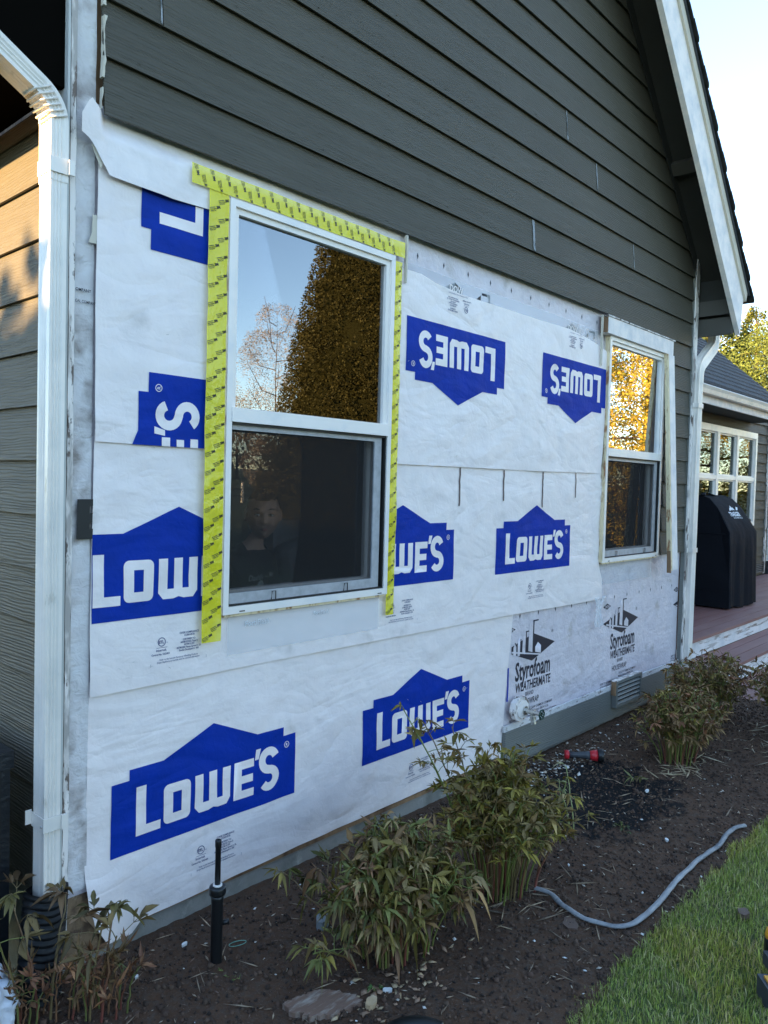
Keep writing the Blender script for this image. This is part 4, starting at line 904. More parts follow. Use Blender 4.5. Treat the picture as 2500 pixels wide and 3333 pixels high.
for i in range(3):
    xa = wl+.09+(fwid-.16)*i/3+(.0455 if i else .0005); xb = wl+.09+(fwid-.16)*(i+1)/3-(.0455 if i < 2 else .0005); box(bm, xa, xb, WYP-.036, WYP+.06, midz-.03, midz+.03)
wf = obj('window', bm, WHITE, wing, bevel=.004)
for i in range(3):
    xa = wl+.09+(fwid-.16)*i/3+(.0455 if i else .0005); xb = wl+.09+(fwid-.16)*(i+1)/3-(.0455 if i < 2 else .0005)
    for za, zb, gm in ((wb+.0705, midz-.0305, GLASSW), (midz+.0305, wt-.0955, GLASSW)):
        bm = bmesh.new(); ringframe(bm, xa, xb, za, zb, .022, WYP-.01, WYP+.04); obj('sash', bm, WHITE, wf); obj('pane', bx(xa+.0222, xb-.0222, WYP+.008, WYP+.012, za+.0222, zb-.0222), gm, wf)
NOTE = mat('pale_paper_note', (.45,.55,.55), .8); 
for x, z, w_, h in ((8.08,1.98,.13,.25),(8.78,1.91,.16,.22),(9.75,1.98,.14,.26),(8.05,1.62,.25,.2)):
    p = S((x,1,z)); bm = bx(p[0], p[0]+w_, WYP+.020, WYP+.022, p[2]-h/2, p[2]+h/2); obj('paper_note', bm, NOTE, wf)
bm = bmesh.new(); y0 = WYP+.5; box(bm, 5.6, wx1-.14, WYP+2.4, WYP+2.45, wz0, zt); box(bm, 5.6, wx1-.14, WYP+.13, WYP+2.4, wz0, wz0+.03); box(bm, 5.6, wx1-.14, WYP+.13, WYP+2.4, zt-.03, zt); obj('room', bm, INT, wing)
# eave: gutter, fascia, soffit, roof
g0 = S((0,.5,2.675)); g1 = S((0,.5,2.512)); xe = S((9.85,.5,0))[0]; gy = g0[1]; gt = g0[2]; gb = g1[2]
bm = bmesh.new(); prism(bm, [(gy,gt),(gy-.015,gt-.012),(gy+.005,gt-.05),(gy+.02,gt-.10),(gy+.10,gt-.10),(gy+.11,gt),(gy+.10,gt),(gy+.095,gt-.09),(gy+.028,gt-.09),(gy+.013,gt-.045),(gy+.003,gt-.008)], 5.2, xe, axis='x'); obj('gutter', bm, ALU, wing)
obj('fascia', bx(5.2, xe, gy+.111, gy+.14, gb, gt-.012), FASC, wing)
obj('soffit', bx(5.2, xe, gy+.141, WYP-.03, gb+.02, gb+.04), DARK, wing)
bm = bmesh.new(); pz = lambda y: gt + (y-gy)*math.tan(R(42)); ncs = 24; y_a = gy+.02; stp = .14*math.cos(R(42))
TABX = S((9.72,.5,0))[0]
for i in range(ncs):
    ya = y_a+stp*i; yb = ya+stp*1.25; za = pz(ya)+.0; xr_ = TABX - .10*(ya-gy); x = 5.0 + (.15 if i % 2 else 0) + .1*random.random()
    xx = 5.0
    while xx < xr_:
        wd = .30; x1 = min(xx+wd, xr_); dz = random.random()*.005
        prism(bm, [(ya, pz(ya)+.030+dz), (yb, pz(yb)+.010), (yb, pz(yb)-.004), (ya, pz(ya)-.004)], xx+.003, x1-.003, axis='x'); xx = x1 if xx > 5.0 else x
        if xx <= 5.0: break
obj('roof', bm, SHING, wing)
obj('roof_deck', (lambda b: (prism(b, [(gy+.03,pz(gy+.03)-.006),(gy+3.3,pz(gy+3.3)-.006),(gy+3.3,pz(gy+3.3)-.05),(gy+.03,pz(gy+.03)-.05)], 5.0, TABX-.34, axis='x'), b)[1])(bmesh.new()), GRYP, wing)
v2 = empty('foundation_vent', S((10.38,1,.56)), 'small olive vent low on the far wing, beside the deck', 'vent', 'louvred foundation vents')
pa = S((10.20,1,.485)); pb = S((10.56,1,.642)); vent(v2, pa[0], pb[0], pa[2], pb[2], WYP-.024, OUTL)
d3 = empty('downspout', S((10.75,1,.5)), 'partly hidden white downspout on the far wing at the right edge', 'downspout', 'white downspouts')
c = S((10.78,1,.52)); rod('pipe', d3, [(c[0]-.02,WYP-.06,c[2]+.12),(c[0]-.02,WYP-.06,1.5),(c[0]-.02,WYP-.06,2.7)], .09, .065, ALU)
bm = bmesh.new(); tube(bm, [(c[0]-.02,WYP-.06,c[2]-.1),(c[0]-.02,WYP-.06,c[2]+.14)], .07, 16); obj('drain_sleeve', bm, BLKR, d3)
obj('corner_trim', bx(wx1-.18, wx1-.10, WYP-.045, WYP-.023, wz0+.06, zt), PAINTW, wing)

# ---- deck and steps
deck = empty('deck', S((7,0,.45)), 'red-brown plank deck with two white-faced steps beside the house', 'deck')
def dz_(z): return S((0,0,z))[2]
Zd, Z2, Z3 = dz_(.45), dz_(.295), dz_(.145); yd = S((0,-.14,0))[1]; y2 = S((0,-.432,0))[1]; y3 = y2-.55
def boards(y_front, y_back, z, x0, x1, name, wdt=.138):
    bm = bmesh.new(); y = y_front; i = 0
    while y < y_back-.01: 
        ye = min(y+wdt, y_back); box(bm, x0, x1, y, ye-.006, z-.028, z + .0006*math.sin(i)); y = ye; i += 1
    return obj(name, bm, DECKM, deck, bevel=.003)
XD0, XD1 = 5.10, 16
boards(yd-.03, WYP-.03, Zd, XD0, XD1, 'top_boards'); obj('riser', bx(XD0, XD1, yd, yd+.03, Z2+.002, Zd-.030), DECKR, deck, bevel=.002)
boards(y2-.03, yd-.002, Z2, XD0-.02, XD1, 'step_boards'); obj('riser', bx(XD0-.02, XD1, y2, y2+.03, Z3+.002, Z2-.030), DECKR, deck, bevel=.002)
boards(y3, y2-.002, Z3, 5.75, XD1, 'lower_boards'); obj('riser', bx(5.75, XD1, y3+.02, y3+.05, Z3-.22, Z3-.03), DECKR, deck)

# ---- covered grill
gr = empty('covered_grill', S((6.9,.4,.45)), 'barbecue under a fitted black cover with white lettering, standing on the deck', 'grill')
th = R(-5); gx, gy_ = S((6.70,.19,0))[0], S((6.70,.19,0))[1]; D1 = Vector((math.cos(th), math.sin(th), 0)); D2 = Vector((-math.sin(th)*1.0, math.cos(th), 0))
def grill():
    bm = bmesh.new(); Wd = .80; Dp = .70; H0 = .92
    # profile in depth (t along D2) : z
    prof = [(0,.02),(0,.35),(-.004,.70),(0,H0),(.08,1.06),(.18,1.21),(.29,1.32),(.40,1.36),(.54,1.35),(.66,1.26),(.70,1.14),(.70,.5),(.70,.02)]
    nx = 26; rows = []
    for i in range(nx+1):
        u = i/nx; row = []
        for k, (t, z) in enumerate(prof):
            inset = 0
            if z > H0: inset = .02+.06*((z-H0)/.35)
            uu = (u-.5)*(1-2*inset) + .5
            fold = 0
            if k < 4: fold = .016*math.sin(u*17+1)*(1-z/H0)**.6 + .008*math.sin(u*41)*(1-z/H0)
            flare = .03*(1-min(1, z/H0))
            p = Vector((gx, gy_, Zd)) + D1*(uu*Wd + (flare*(2*u-1))) + D2*(t - (fold+flare if t < .3 else -flare)) + Vector((0,0,z + (.012*math.sin(u*9) if z < .05 else 0)))
            row.append(bm.verts.new(p))
        rows.append(row)
    for i in range(nx):
        for k in range(len(prof)-1): bm.faces.new((rows[i][k], rows[i+1][k], rows[i+1][k+1], rows[i][k+1]))
    for r, s in ((rows[0], 1), (rows[-1], -1)):
        bm.faces.new(r if s > 0 else r[::-1])
    return bm
bmg = grill(); cv = obj('cover', bmg, COVER, gr); 
for p in cv.data.polygons: p.use_smooth = len(p.vertices) == 4
# seams on the end panel
bm = bmesh.new()
def gp(u, t, z, off=0): return Vector((gx, gy_, Zd)) + D1*u + D2*t + Vector((0,0,z)) - D1*off
tube(bm, [gp(.012,.0,H,.0) for H in (.02,.3,.6,.92)], .006, 6); tube(bm, [gp(.0,.0+.7*k/8,.22,.028) for k in range(9)], .003, 4); tube(bm, [gp(.02,.05+.6*k/8,.90+.0,.012) for k in range(9)], .0045, 4)
obj('cover_seam', bm, COVER, gr, smooth=True)
# lettering on the slanting front
ax = D1; ay = (D2*.10+Vector((0,0,.15))).normalized(); no = ax.cross(ay).normalized()
def on_front(polys, ox, oy, m, name, off=.006):
    bm = bmesh.new(); base = gp(.0, .08, 1.06)
    for vs, fs in polys:
        q = [bm.verts.new(base + ax*(x+ox) + ay*(y+oy) + no*off) for x, y in vs]
        for f in fs: bm.faces.new([q[i] for i in f])
    return obj(name, bm, m, gr)
def mount():
    a = tess([[(0,0),(.04,.045),(.055,.03),(.085,.075),(.11,.035),(.125,.05),(.165,0),(.14,.012),(.12,.004),(.10,.016),(.085,.0),(.06,.014),(.04,.0)]]); return a
on_front([at(mount(), .06, .045), at(tess([[(0,0),(.05,.0),(.09,.04),(.05,.05)]]), .25, .05), at(text('TRAEGER', .085, .03, .82), 0, -.035), at(text('WOOD FIRED GRILLS', .026, .01), .06, -.068)], .27, .09, mat('white_lettering', (.75,.76,.78), .6), 'lettering')
bm = bmesh.new()
for i in range(15):
    a0 = R(200+160*i/14); 
pts = [gp(.06+.30*t, .36+.05*math.sin(t*math.pi), 1.355+.028*math.sin(t*math.pi)) for t in [k/10 for k in range(11)]]
tube(bm, pts, .014, 6, sx=2.2, sy=.5); obj('cover_handle', bm, COVER, gr, smooth=True)

# ================================================================== SMALL THINGS IN THE BED
# pop-up sprinkler
sx_, sy_ = .40, -.285
sk = empty('pop_up_sprinkler', (sx_, sy_, 0), 'tall black pop-up sprinkler with its riser raised, in front of the wrap', 'sprinkler')
bm = bmesh.new(); lathe(bm, [(.0185,-.03),(.0195,0),(.0195,.20),(.021,.215),(.0215,.228)], (sx_,sy_,0), 24); obj('body', bm, BLKP, sk, smooth=True)
bm = bmesh.new(); lathe(bm, [(.022,.2285),(.027,.230),(.028,.236),(.028,.250),(.026,.256),(.012,.257)], (sx_,sy_,0), 28); obj('collar', bm, BLKP, sk, smooth=True)
bm = bmesh.new(); lathe(bm, [(.0115,.2575),(.0155,.258),(.0155,.262),(.0115,.2625)], (sx_,sy_,0), 24); obj('seal', bm, WHITE, sk)
bm = bmesh.new(); lathe(bm, [(.0095,.263),(.0092,.385),(.0105,.387),(.0105,.408),(.0095,.410),(.007,.411),(.0068,.404)], (sx_,sy_,0), 20); obj('riser', bm, BLKP, sk, smooth=True)
bm = bmesh.new(); tube(bm, [(sx_+.015,sy_-.008,.13),(sx_+.035,sy_-.018,.13)], .0085, 12); obj('side_inlet', bm, BLKP, sk, smooth=True)
# hose nozzle
nz = empty('hose_nozzle', (3.0, -.26, .04), 'red and black garden hose nozzle lying on the wet soil', 'hose nozzle')
a = Vector((2.935,-.16,.040)); b = Vector((3.065,-.335,.045)); dv = (b-a)
def nzl(prof, m, name, sm=True):
    bm = bmesh.new(); q = dv.to_track_quat('Z','Y').to_matrix().to_4x4(); lathe(bm, [(r, t*dv.length) for t, r in prof], seg=20, mtx=Matrix.Translation(a)@q); return obj(name, bm, m, nz, smooth=sm)
nzl([(0,.021),(.0,.026),(.10,.026),(.12,.02)], REDP, 'inlet_ring'); nzl([(.121,.019),(.3,.016),(.55,.021),(.66,.024)], GRYP, 'grip'); nzl([(.661,.025),(.72,.028),(.86,.034)], REDP, 'head'); nzl([(.861,.036),(.88,.040),(1.0,.040),(1.02,.036),(1.02,.02),(1.0,.018)], BLKP, 'dial')
# grey flat cord
pts = [(1.545,-.80),(1.555,-.86),(1.514,-.946),(1.495,-1.047),(1.520,-1.12),(1.56,-1.165),(1.63,-1.19),(1.763,-1.20),(1.945,-1.186),(2.119,-1.182),(2.269,-1.18),(2.45,-1.196),(2.60,-1.185),(2.70,-1.19),(2.76,-1.215)]
def crs(P, n=6):
    out = []
    for i in range(len(P)-1):
        p0, p1, p2, p3 = P[max(0,i-1)], P[i], P[i+1], P[min(len(P)-1,i+2)]
        for k in range(n):
            t = k/n; out.append(tuple(.5*((2*p1[j])+(-p0[j]+p2[j])*t+(2*p0[j]-5*p1[j]+4*p2[j]-p3[j])*t*t+(-p0[j]+3*p1[j]-3*p2[j]+p3[j])*t**3) for j in range(len(p1))))
    out.append(P[-1]); return out
cp = [(x, y, gz(x, y)+.014+.004*noise.noise((x*14, y*14, 0))) for x, y in crs(pts, 8)]
bm = bmesh.new(); tube(bm, cp, [.0115+.002*noise.noise((p[0]*20, p[1]*20, 1)) for p in cp], 10, sx=1.0, sy=.6)
o = obj('edging_cord', bm, HOSE, smooth=True); tag(o, 'grey flattened cord curving across the soil to the lawn edge', 'cord')
# bark slab and pieces
def slab(cx, cy, rx, ry, rot, h, seed, n=44):
    bm = bmesh.new(); P = []
    for k in range(n):
        a = 2*math.pi*k/n; r = 1+.30*noise.noise((math.cos(a)*2.5+seed, math.sin(a)*2.5, seed))+.22*noise.noise((a*9, seed, 0)); x = rx*r*math.cos(a); y = ry*r*math.sin(a); c, s = math.cos(rot), math.sin(rot); P.append((cx+x*c-y*s, cy+x*s+y*c))
    z = gz(cx, cy); vs = prism(bm, P, z-.004, z+h, axis='z'); return bm
# a flat bark slab fills the foreground
o = obj('bark_slab', slab(.498,-.695,.105,.056,R(-42),.015,3,110), BARK, bevel=.004); tag(o, 'large flat slab of rotting bark lying on the soil at the bottom', 'bark')
o = obj('bark_piece', slab(.600,-.800,.026,.016,R(20),.016,9,22), mat('pale_rotten_wood', (.50,.34,.19), .9, bump=(60,.8,.005), var=(20,(.62,.47,.3),.4,.7)), bevel=.003); tag(o, 'pale orange rotten wood chunk beside the bark slab', 'bark')
o = obj('dead_leaf', slab(1.44,-1.015,.042,.026,R(40),.005,15,22), mat('brown_dead_leaf', (.12,.075,.055), .7, bump=(20,.6,.006))); tag(o, 'crumpled brown dead leaf on the soil by the grey cord', 'leaf')
o = obj('dead_leaf', slab(1.95,-1.46,.030,.018,R(10),.018,19,30), MATS['brown_dead_leaf']); tag(o, 'small brown dead leaf lying on the lawn', 'leaf')
o = obj('stone', slab(.797,-.375,.034,.024,R(30),.030,21,9), STONE, bevel=.004); tag(o, 'angular grey stone left of the nearest peony clump', 'stone')
for x, y, s, lab in ((.372,-.142,.011,'white flake of paint near the foundation by the sprinkler'),(.172,-.18,.008,'white chip on soil near the front left peony'),(.685,-.79,.016,'white plastic scrap at the foot of the nearest peony clump'),(2.36,-1.0,.013,'white pebble near the lawn edge'),(2.84,-.70,.017,'white-topped stone by the fallen peony shoot')):
    o = obj('white_flake', slab(x, y, s, s*.55, R(random.uniform(0,180)), .009, x*7, 12), PEBW, bevel=.001); tag(o, lab, 'flake')
# small green cord ring
bm = bmesh.new(); c0 = (.497,-.272); P = [(c0[0]+.030*math.cos(t)*1.0, c0[1]+.013*math.sin(t), gz(*c0)+.008) for t in [2*math.pi*k/28 for k in range(29)]]
Mx = Matrix.Translation((c0[0],c0[1],0))@Matrix.Rotation(R(-20),4,'Z')@Matrix.Translation((-c0[0],-c0[1],0)); P = [tuple(Mx@Vector(p)) for p in P]
tube(bm, P, .0013, 6); o = obj('rubber_ring', bm, mat('pale_green_rubber', (.16,.36,.28), .5), smooth=True); tag(o, 'thin pale green ring lying on the soil right of the sprinkler', 'ring')
# black strap end at the bottom edge
bm = bmesh.new(); P = [(.50,-.925,.012),(.56,-.935,.03),(.62,-.975,.032),(.66,-1.03,.02)]; tube(bm, crs(P, 5), .014, 8, sx=1.6, sy=.6); o = obj('tool_strap', bm, BLKP, smooth=True); tag(o, 'black strap at the bottom edge of the bed', 'strap')

# cordless drill at the right edge
dr = empty('cordless_drill', (1.50,-1.66,0), 'yellow and black cordless drill lying on the grass', 'drill')
def drill():
    base = Vector((1.463,-1.668,.0)); ex = Vector((.74,.67,0)).normalized(); 
    # frame: u along right in picture, v away
    U = Vector((.62,-.78,0)).normalized(); Vv = Vector((.78,.62,0)).normalized()
    def B(u0,u1,v0,v1,z0,z1,m,name,bev=.008):
        bm = bmesh.new(); vs = box(bm, 0,1,0,1,0,1)
        for v in vs: p = v.co.copy(); v.co = base + U*(u0+(u1-u0)*p.x) + Vv*(v0+(v1-v0)*p.y) + Vector((0,0,z0+(z1-z0)*p.z))
        return obj(name, bm, m, dr, bevel=bev)
    B(0,.125,-.035,.050,.0,.066,GRYP,'battery',.014); B(.012,.120,-.022,.030,.0665,.074,YELP,'battery_label',.003); B(.05,.056,-.012,.028,.0743,.0755,BLKP,'label_slot',.0005)
    B(.03,.15,-.065,-.036,.0,.035,mat('grey_latch',(.22,.23,.25),.4),'latch',.006); B(.05,.095,.03,.13,.055,.095,GRYP,'handle',.012)
    c = base+U*.10+Vv*.17
    bm = bmesh.new(); mt = Matrix.Translation(c+Vector((0,0,.035)))@Matrix.Identity(4)
    lathe(bm, [(.018,0),(.024,.005),(.026,.02)], seg=24, mtx=mt); obj('chuck_base', bm, YELP, dr, smooth=True)
    bm = bmesh.new(); lathe(bm, [(.0262,.0205),(.028,.03),(.028,.075),(.026,.08)], seg=24, mtx=mt); obj('motor_housing', bm, BLKP, dr, smooth=True)
    bm = bmesh.new(); lathe(bm, [(.0262,.0805),(.027,.09),(.022,.11),(.012,.116)], seg=24, mtx=mt); obj('rear_cap', bm, YELP, dr, smooth=True)
drill()
# storage box at the far left
sb = empty('storage_box', (-.4, .4, 0), 'black wicker storage box behind the near downspout at the left edge', 'storage box')
bm = bmesh.new(); box(bm, -.80, -.098, .13, .75, .02, .665)
obj('body', bm, WICK, sb, bevel=.006); bm = bmesh.new(); box(bm, -.82, -.090, .12, .76, .667, .722); obj('lid', bm, WICK, sb, bevel=.012)
bm = bmesh.new()
for xx in (-.125,): box(bm, xx-.004, xx, .1285, .1295, .03, .66)
bpy.data.meshes
obj('corner_seam', bm, INKK, sb)
# white bag at lower left
bm = bmesh.new(); bmesh.ops.create_icosphere(bm, subdivisions=4, radius=1)
for v in bm.verts: n_ = noise.noise(v.co*2.3)*.35+noise.noise(v.co*6)*.12; v.co = Vector((-.235+v.co.x*.075*(1+n_), -.05+v.co.y*.10*(1+n_), .055+v.co.z*.10*(1+n_)))
o = obj('plastic_bag', bm, BAG, smooth=True); tag(o, 'crumpled white plastic bag behind the corrugated drain pipe', 'bag')

# ================================================================== PEONIES
LT = []                                          # leaflet template: length axis x, width y
for t, w_ in ((0,.06),(.2,.62),(.45,1.0),(.72,.62),(1.0,.02)): LT.append((t, w_))
def leaflets(base, dirv, upn, L, W_, droop, col):
    """arrays (n,3),(n,3),(n,3),(n),(n),(n) -> V,F,C"""
    n = len(base); side = np.cross(dirv, upn); side /= np.linalg.norm(side, axis=1)[:, None]+1e-9; up_ = np.cross(side, dirv)
    V = np.zeros((n, len(LT), 3, 3)); tw = RNG.normal(0, .8, n)
    for k, (t, w_) in enumerate(LT):
        c = base + dirv*(L*t)[:, None] + np.array([0,0,-1.])*(droop*L*t*t)[:, None]*1.0 
        for q, s in enumerate((-1, 0, 1)):
            V[:, k, q] = c + side*(s*W_*w_*.5)[:, None]*np.cos(tw*t)[:, None] + up_*((abs(s)*W_*w_*.34)+ s*W_*w_*.5*np.sin(tw*t))[:, None]
    m_ = len(LT)*3; F = []
    for k in range(len(LT)-1):
        for q in (0, 1): F.append((k*3+q, k*3+q+1, (k+1)*3+q+1, (k+1)*3+q))
    F = (np.arange(n)*m_)[:, None, None] + np.array(F)[None]
    mid = np.ones((len(LT), 3, 1)); mid[:, 1] = 1.25
    C_ = (col[:, None, None, :]*mid[None])
    return V.reshape(-1, 3), F.reshape(-1, 4), C_.reshape(-1, 3)
def norm(a): return a/(np.linalg.norm(a, axis=-1, keepdims=True)+1e-9)
def peony(name, label, stems, cols, leaf=.085, scols=((.16,.19,.04),(.20,.22,.055),(.17,.12,.05)), nleaf=(6,9), start=.45, group='peony clumps', lean=.5, droop=.55, seed=0, rstem=.0042):
    """stems: list of (bx,by,tipx,tipy,h)"""
    root = empty(name, (stems[0][0], stems[0][1], 0), label, 'peony', group)
    SV, SF, SCc, k = [], [], [], 0; Bs, Ds, Us, Ls, Ws, Dr, Cs = [], [], [], [], [], [], []
    def seg_tube(P, r0, r1, c0, c1):
        nonlocal k
        n = len(P); sg = 5
        for i, p in enumerate(P):
            d = norm(P[min(i+1, n-1)]-P[max(i-1, 0)]); a = norm(np.cross(d, np.array([.3,.9,.1]))); b = np.cross(a, d); t = i/(n-1); r = r0+(r1-r0)*t
            for q in range(sg): SV.append(p+(a*math.cos(2*math.pi*q/sg)+b*math.sin(2*math.pi*q/sg))*r); SCc.append(np.array(c0)*(1-t)+np.array(c1)*t)
            if i: 
                for q in range(sg): SF.append((k+(i-1)*sg+q, k+(i-1)*sg+(q+1) % sg, k+i*sg+(q+1) % sg, k+i*sg+q))
        k += n*sg
    for (bx_, by_, tx, ty, h) in stems:
        z0 = gz(bx_, by_)-.01; sc_ = scols[random.randrange(len(scols))]; sb_ = (.20,.05,.04) if random.random() < .35 else sc_
        P = np.array([(bx_+(tx-bx_)*t**1.6, by_+(ty-by_)*t**1.6, z0+h*(1.15*t-.15*t*t)) for t in np.linspace(0, 1, 8)]); P += RNG.normal(0, .004, P.shape)*np.linspace(0, 1, 8)[:, None]
        seg_tube(P, rstem*random.uniform(.8,1.2), .0022, sb_, sc_)
        nl = random.randint(*nleaf); a0 = random.uniform(0, 6.28)
        for j in range(nl):
            t = start+(1-start)*(j+.6)/nl; t = min(t, 1.0); f = t*7; i0 = min(6, int(f)); p = P[i0]*(1-(f-i0))+P[i0+1]*(f-i0)
            az = a0+j*2.4+random.uniform(-.4,.4); el = random.uniform(.15,.9) if j < nl-1 else random.uniform(.7,1.3); ln = leaf*random.uniform(.7,1.25)*(1.0 if j < nl-1 else .6)
            d = np.array([math.cos(az)*math.cos(el), math.sin(az)*math.cos(el), math.sin(el)]); pe = p + d*ln + np.array([0,0,-.25*ln*droop]); 
            seg_tube(np.array([p, (p+pe)/2+np.array([0,0,.06*ln]), pe]), .0017, .0011, sc_, sc_)
            cc = np.array(cols[random.randrange(len(cols))])*random.uniform(.75,1.3); hz = np.array([math.cos(az), math.sin(az), 0]); el2 = random.uniform(-.35,.75)
            for g_ in (-1, 0, 1):
                aa = az+g_*random.uniform(.7,1.05); gl = ln*(.42 if g_ else .55)*random.uniform(.8,1.1); gd = np.array([math.cos(aa)*math.cos(el2), math.sin(aa)*math.cos(el2), math.sin(el2)]); ge = pe+gd*gl*.6
                if g_ != 0 or True: seg_tube(np.array([pe, ge]), .0012, .0009, sc_, sc_)
                for l_ in (-1, 0, 1):
                    ab = aa+l_*random.uniform(.25,.85); e3 = el2+random.gauss(-.15,.45); dd = np.array([math.cos(ab)*math.cos(e3), math.sin(ab)*math.cos(e3), math.sin(e3)])
                    Bs.append(ge-dd*.004); Ds.append(dd); Us.append(norm(np.array([random.gauss(0,.35), random.gauss(0,.35), 1.]))); L_ = leaf*random.choice((random.uniform(.35,.7), random.uniform(.7,1.2)))*(1.1 if l_ == 0 else .85); Ls.append(L_); Ws.append(L_*random.uniform(.18,.38)); Dr.append(droop*random.uniform(-.5,1.8)); Cs.append(cc*random.choice((random.uniform(.55,.9), random.uniform(.9,1.35))))
    o1 = obj_np('stems', np.array(SV), np.array(SF), STEM, root, np.array(SCc), True)
    V, F, C_ = leaflets(np.array(Bs), np.array(Ds), np.array(Us), np.array(Ls), np.array(Ws), np.array(Dr), np.array(Cs)); C_ = C_.clip(0, 1)
    C_ = (C_*np.array([1.12,1.0,.82])).clip(0,1); o2 = obj_np('foliage', V, F, LEAF, root, C_, True); return root
def clump(cx, cy, rbx, rby, spx, spy, n, h, hv=.12):
    out = []
    for i in range(n):
        a = random.uniform(0, 6.28); r = math.sqrt(random.random()); bx_ = cx+rbx*r*math.cos(a); by_ = cy+rby*r*math.sin(a); out.append((bx_, by_, cx+(bx_-cx)/max(rbx,.01)*spx+random.gauss(0,.02), min(-.04, cy+(by_-cy)/max(rby,.01)*spy+random.gauss(0,.02)), h*(1-.35*r*r)*random.uniform(1-hv, 1+hv)))
    return out
G1 = [(.15,.125,.032),(.175,.145,.04),(.12,.105,.03),(.19,.125,.06),(.14,.08,.045),(.11,.125,.04),(.22,.175,.09)]
G2 = [(.165,.14,.028),(.205,.175,.038),(.13,.11,.026),(.18,.12,.045),(.23,.18,.08)]
G3 = [(.18,.115,.05),(.21,.14,.075),(.165,.13,.036),(.18,.09,.055),(.15,.13,.038),(.25,.175,.095)]
st = clump(.88,-.66,.15,.10,.28,.20,60,.41); st += [(.70,-.62,.60,-.36,.28),(.70,-.64,.50,-.64,.16)]
peony('peony', 'nearest and bushiest peony clump with drooping leaves, right of the sprinkler', st, G1, .058, droop=.7)
st = clump(1.45,-.70,.13,.09,.27,.20,62,.53); st += [(1.36,-.62,1.24,-.34,.70),(1.38,-.60,1.22,-.42,.64),(1.42,-.60,1.36,-.36,.62),(1.46,-.6,1.5,-.4,.58),(1.54,-.80,1.62,-.94,.34),(1.55,-.8,1.66,-.86,.42)]
peony('peony', 'tall upright peony clump with bare lower stems, in front of the second blue logo', st, G2, .051, start=.52, droop=.12)
st = clump(3.46,-.62,.16,.09,.34,.22,60,.42); peony('peony', 'bronze-leaved peony clump below the louvred vent', st, G3, .053, droop=.25)
st = clump(4.40,-.46,.22,.12,.46,.25,66,.46); peony('peony', 'bronze-green peony clump at the foot of the far downspout', st, G3, .053, droop=.25)
st = clump(4.46,-.98,.16,.10,.38,.24,60,.52); peony('peony', 'rightmost peony clump with thick yellow-green stems by the deck steps', st, G3, .053, start=.52, droop=.25)
st = [(-.12,-.135,-.175,-.05,.36),(-.10,-.17,-.02,-.09,.33),(-.02,-.25,.03,-.24,.31),(.0,-.28,.03,-.31,.27),(.03,-.22,.10,-.17,.28),(-.17,-.13,-.24,-.12,.31)]
peony('peony', 'leafy peony stems in the bottom left corner by the drain pipe', st, [(.12,.09,.04),(.13,.085,.05),(.10,.09,.035)], .070, nleaf=(2,3), start=.72, droop=.4, rstem=.0045)
RED = [(.17,.085,.055),(.22,.12,.07),(.15,.10,.05)]
st = []
for i in range(26):
    x = random.uniform(-.20,.08); y = -.10-.62*(x+.20)+random.gauss(0,.025); st.append((x, y, x+random.gauss(0,.012), y+random.gauss(0,.012), random.uniform(.08,.17)))
peony('peony_shoots', 'young red-brown peony shoots along the bottom left edge', st, RED, .040, nleaf=(2,3), start=.7, droop=-.6, scols=((.20,.10,.05),(.13,.14,.04)), rstem=.0035, group='young shoots')
peony('fallen_shoot', 'pale wilted peony shoot standing in the dark wet patch', [(2.12,-.66,2.20,-.56,.26),(2.10,-.65,2.08,-.60,.20)], [(.30,.30,.22),(.2,.22,.12)], .05, nleaf=(1,2), start=.9, group='young shoots', scols=((.30,.32,.12),))
peony('fallen_shoot', 'small fallen peony sprig on the soil by the white-topped stone', [(2.98,-.60,2.80,-.66,.06)], [(.12,.16,.06),(.16,.18,.08)], .055, nleaf=(2,2), start=.8, group='young shoots')
peony('seedling', 'tiny bright green seedling at the foot of the nearest peony clump', [(.655,-.765,.655,-.765,.02)], [(.07,.15,.05)], .022, nleaf=(2,2), start=.5, group='weed seedlings', rstem=.001)
peony('seedling', 'low green weed in the dark patch, left of the grey cord', [(2.30,-.82,2.31,-.82,.02),(2.34,-.79,2.35,-.79,.02)], [(.10,.14,.07)], .024, nleaf=(3,3), start=.3, group='weed seedlings', rstem=.001)
peony('seedling', 'trailing green weed on the soil below the sprinkler', [(.36,-.33,.38,-.34,.012),(.37,-.36,.38,-.38,.012),(.375,-.40,.40,-.42,.012)], [(.09,.13,.05)], .012, nleaf=(3,3), start=.2, group='weed seedlings', rstem=.0009)

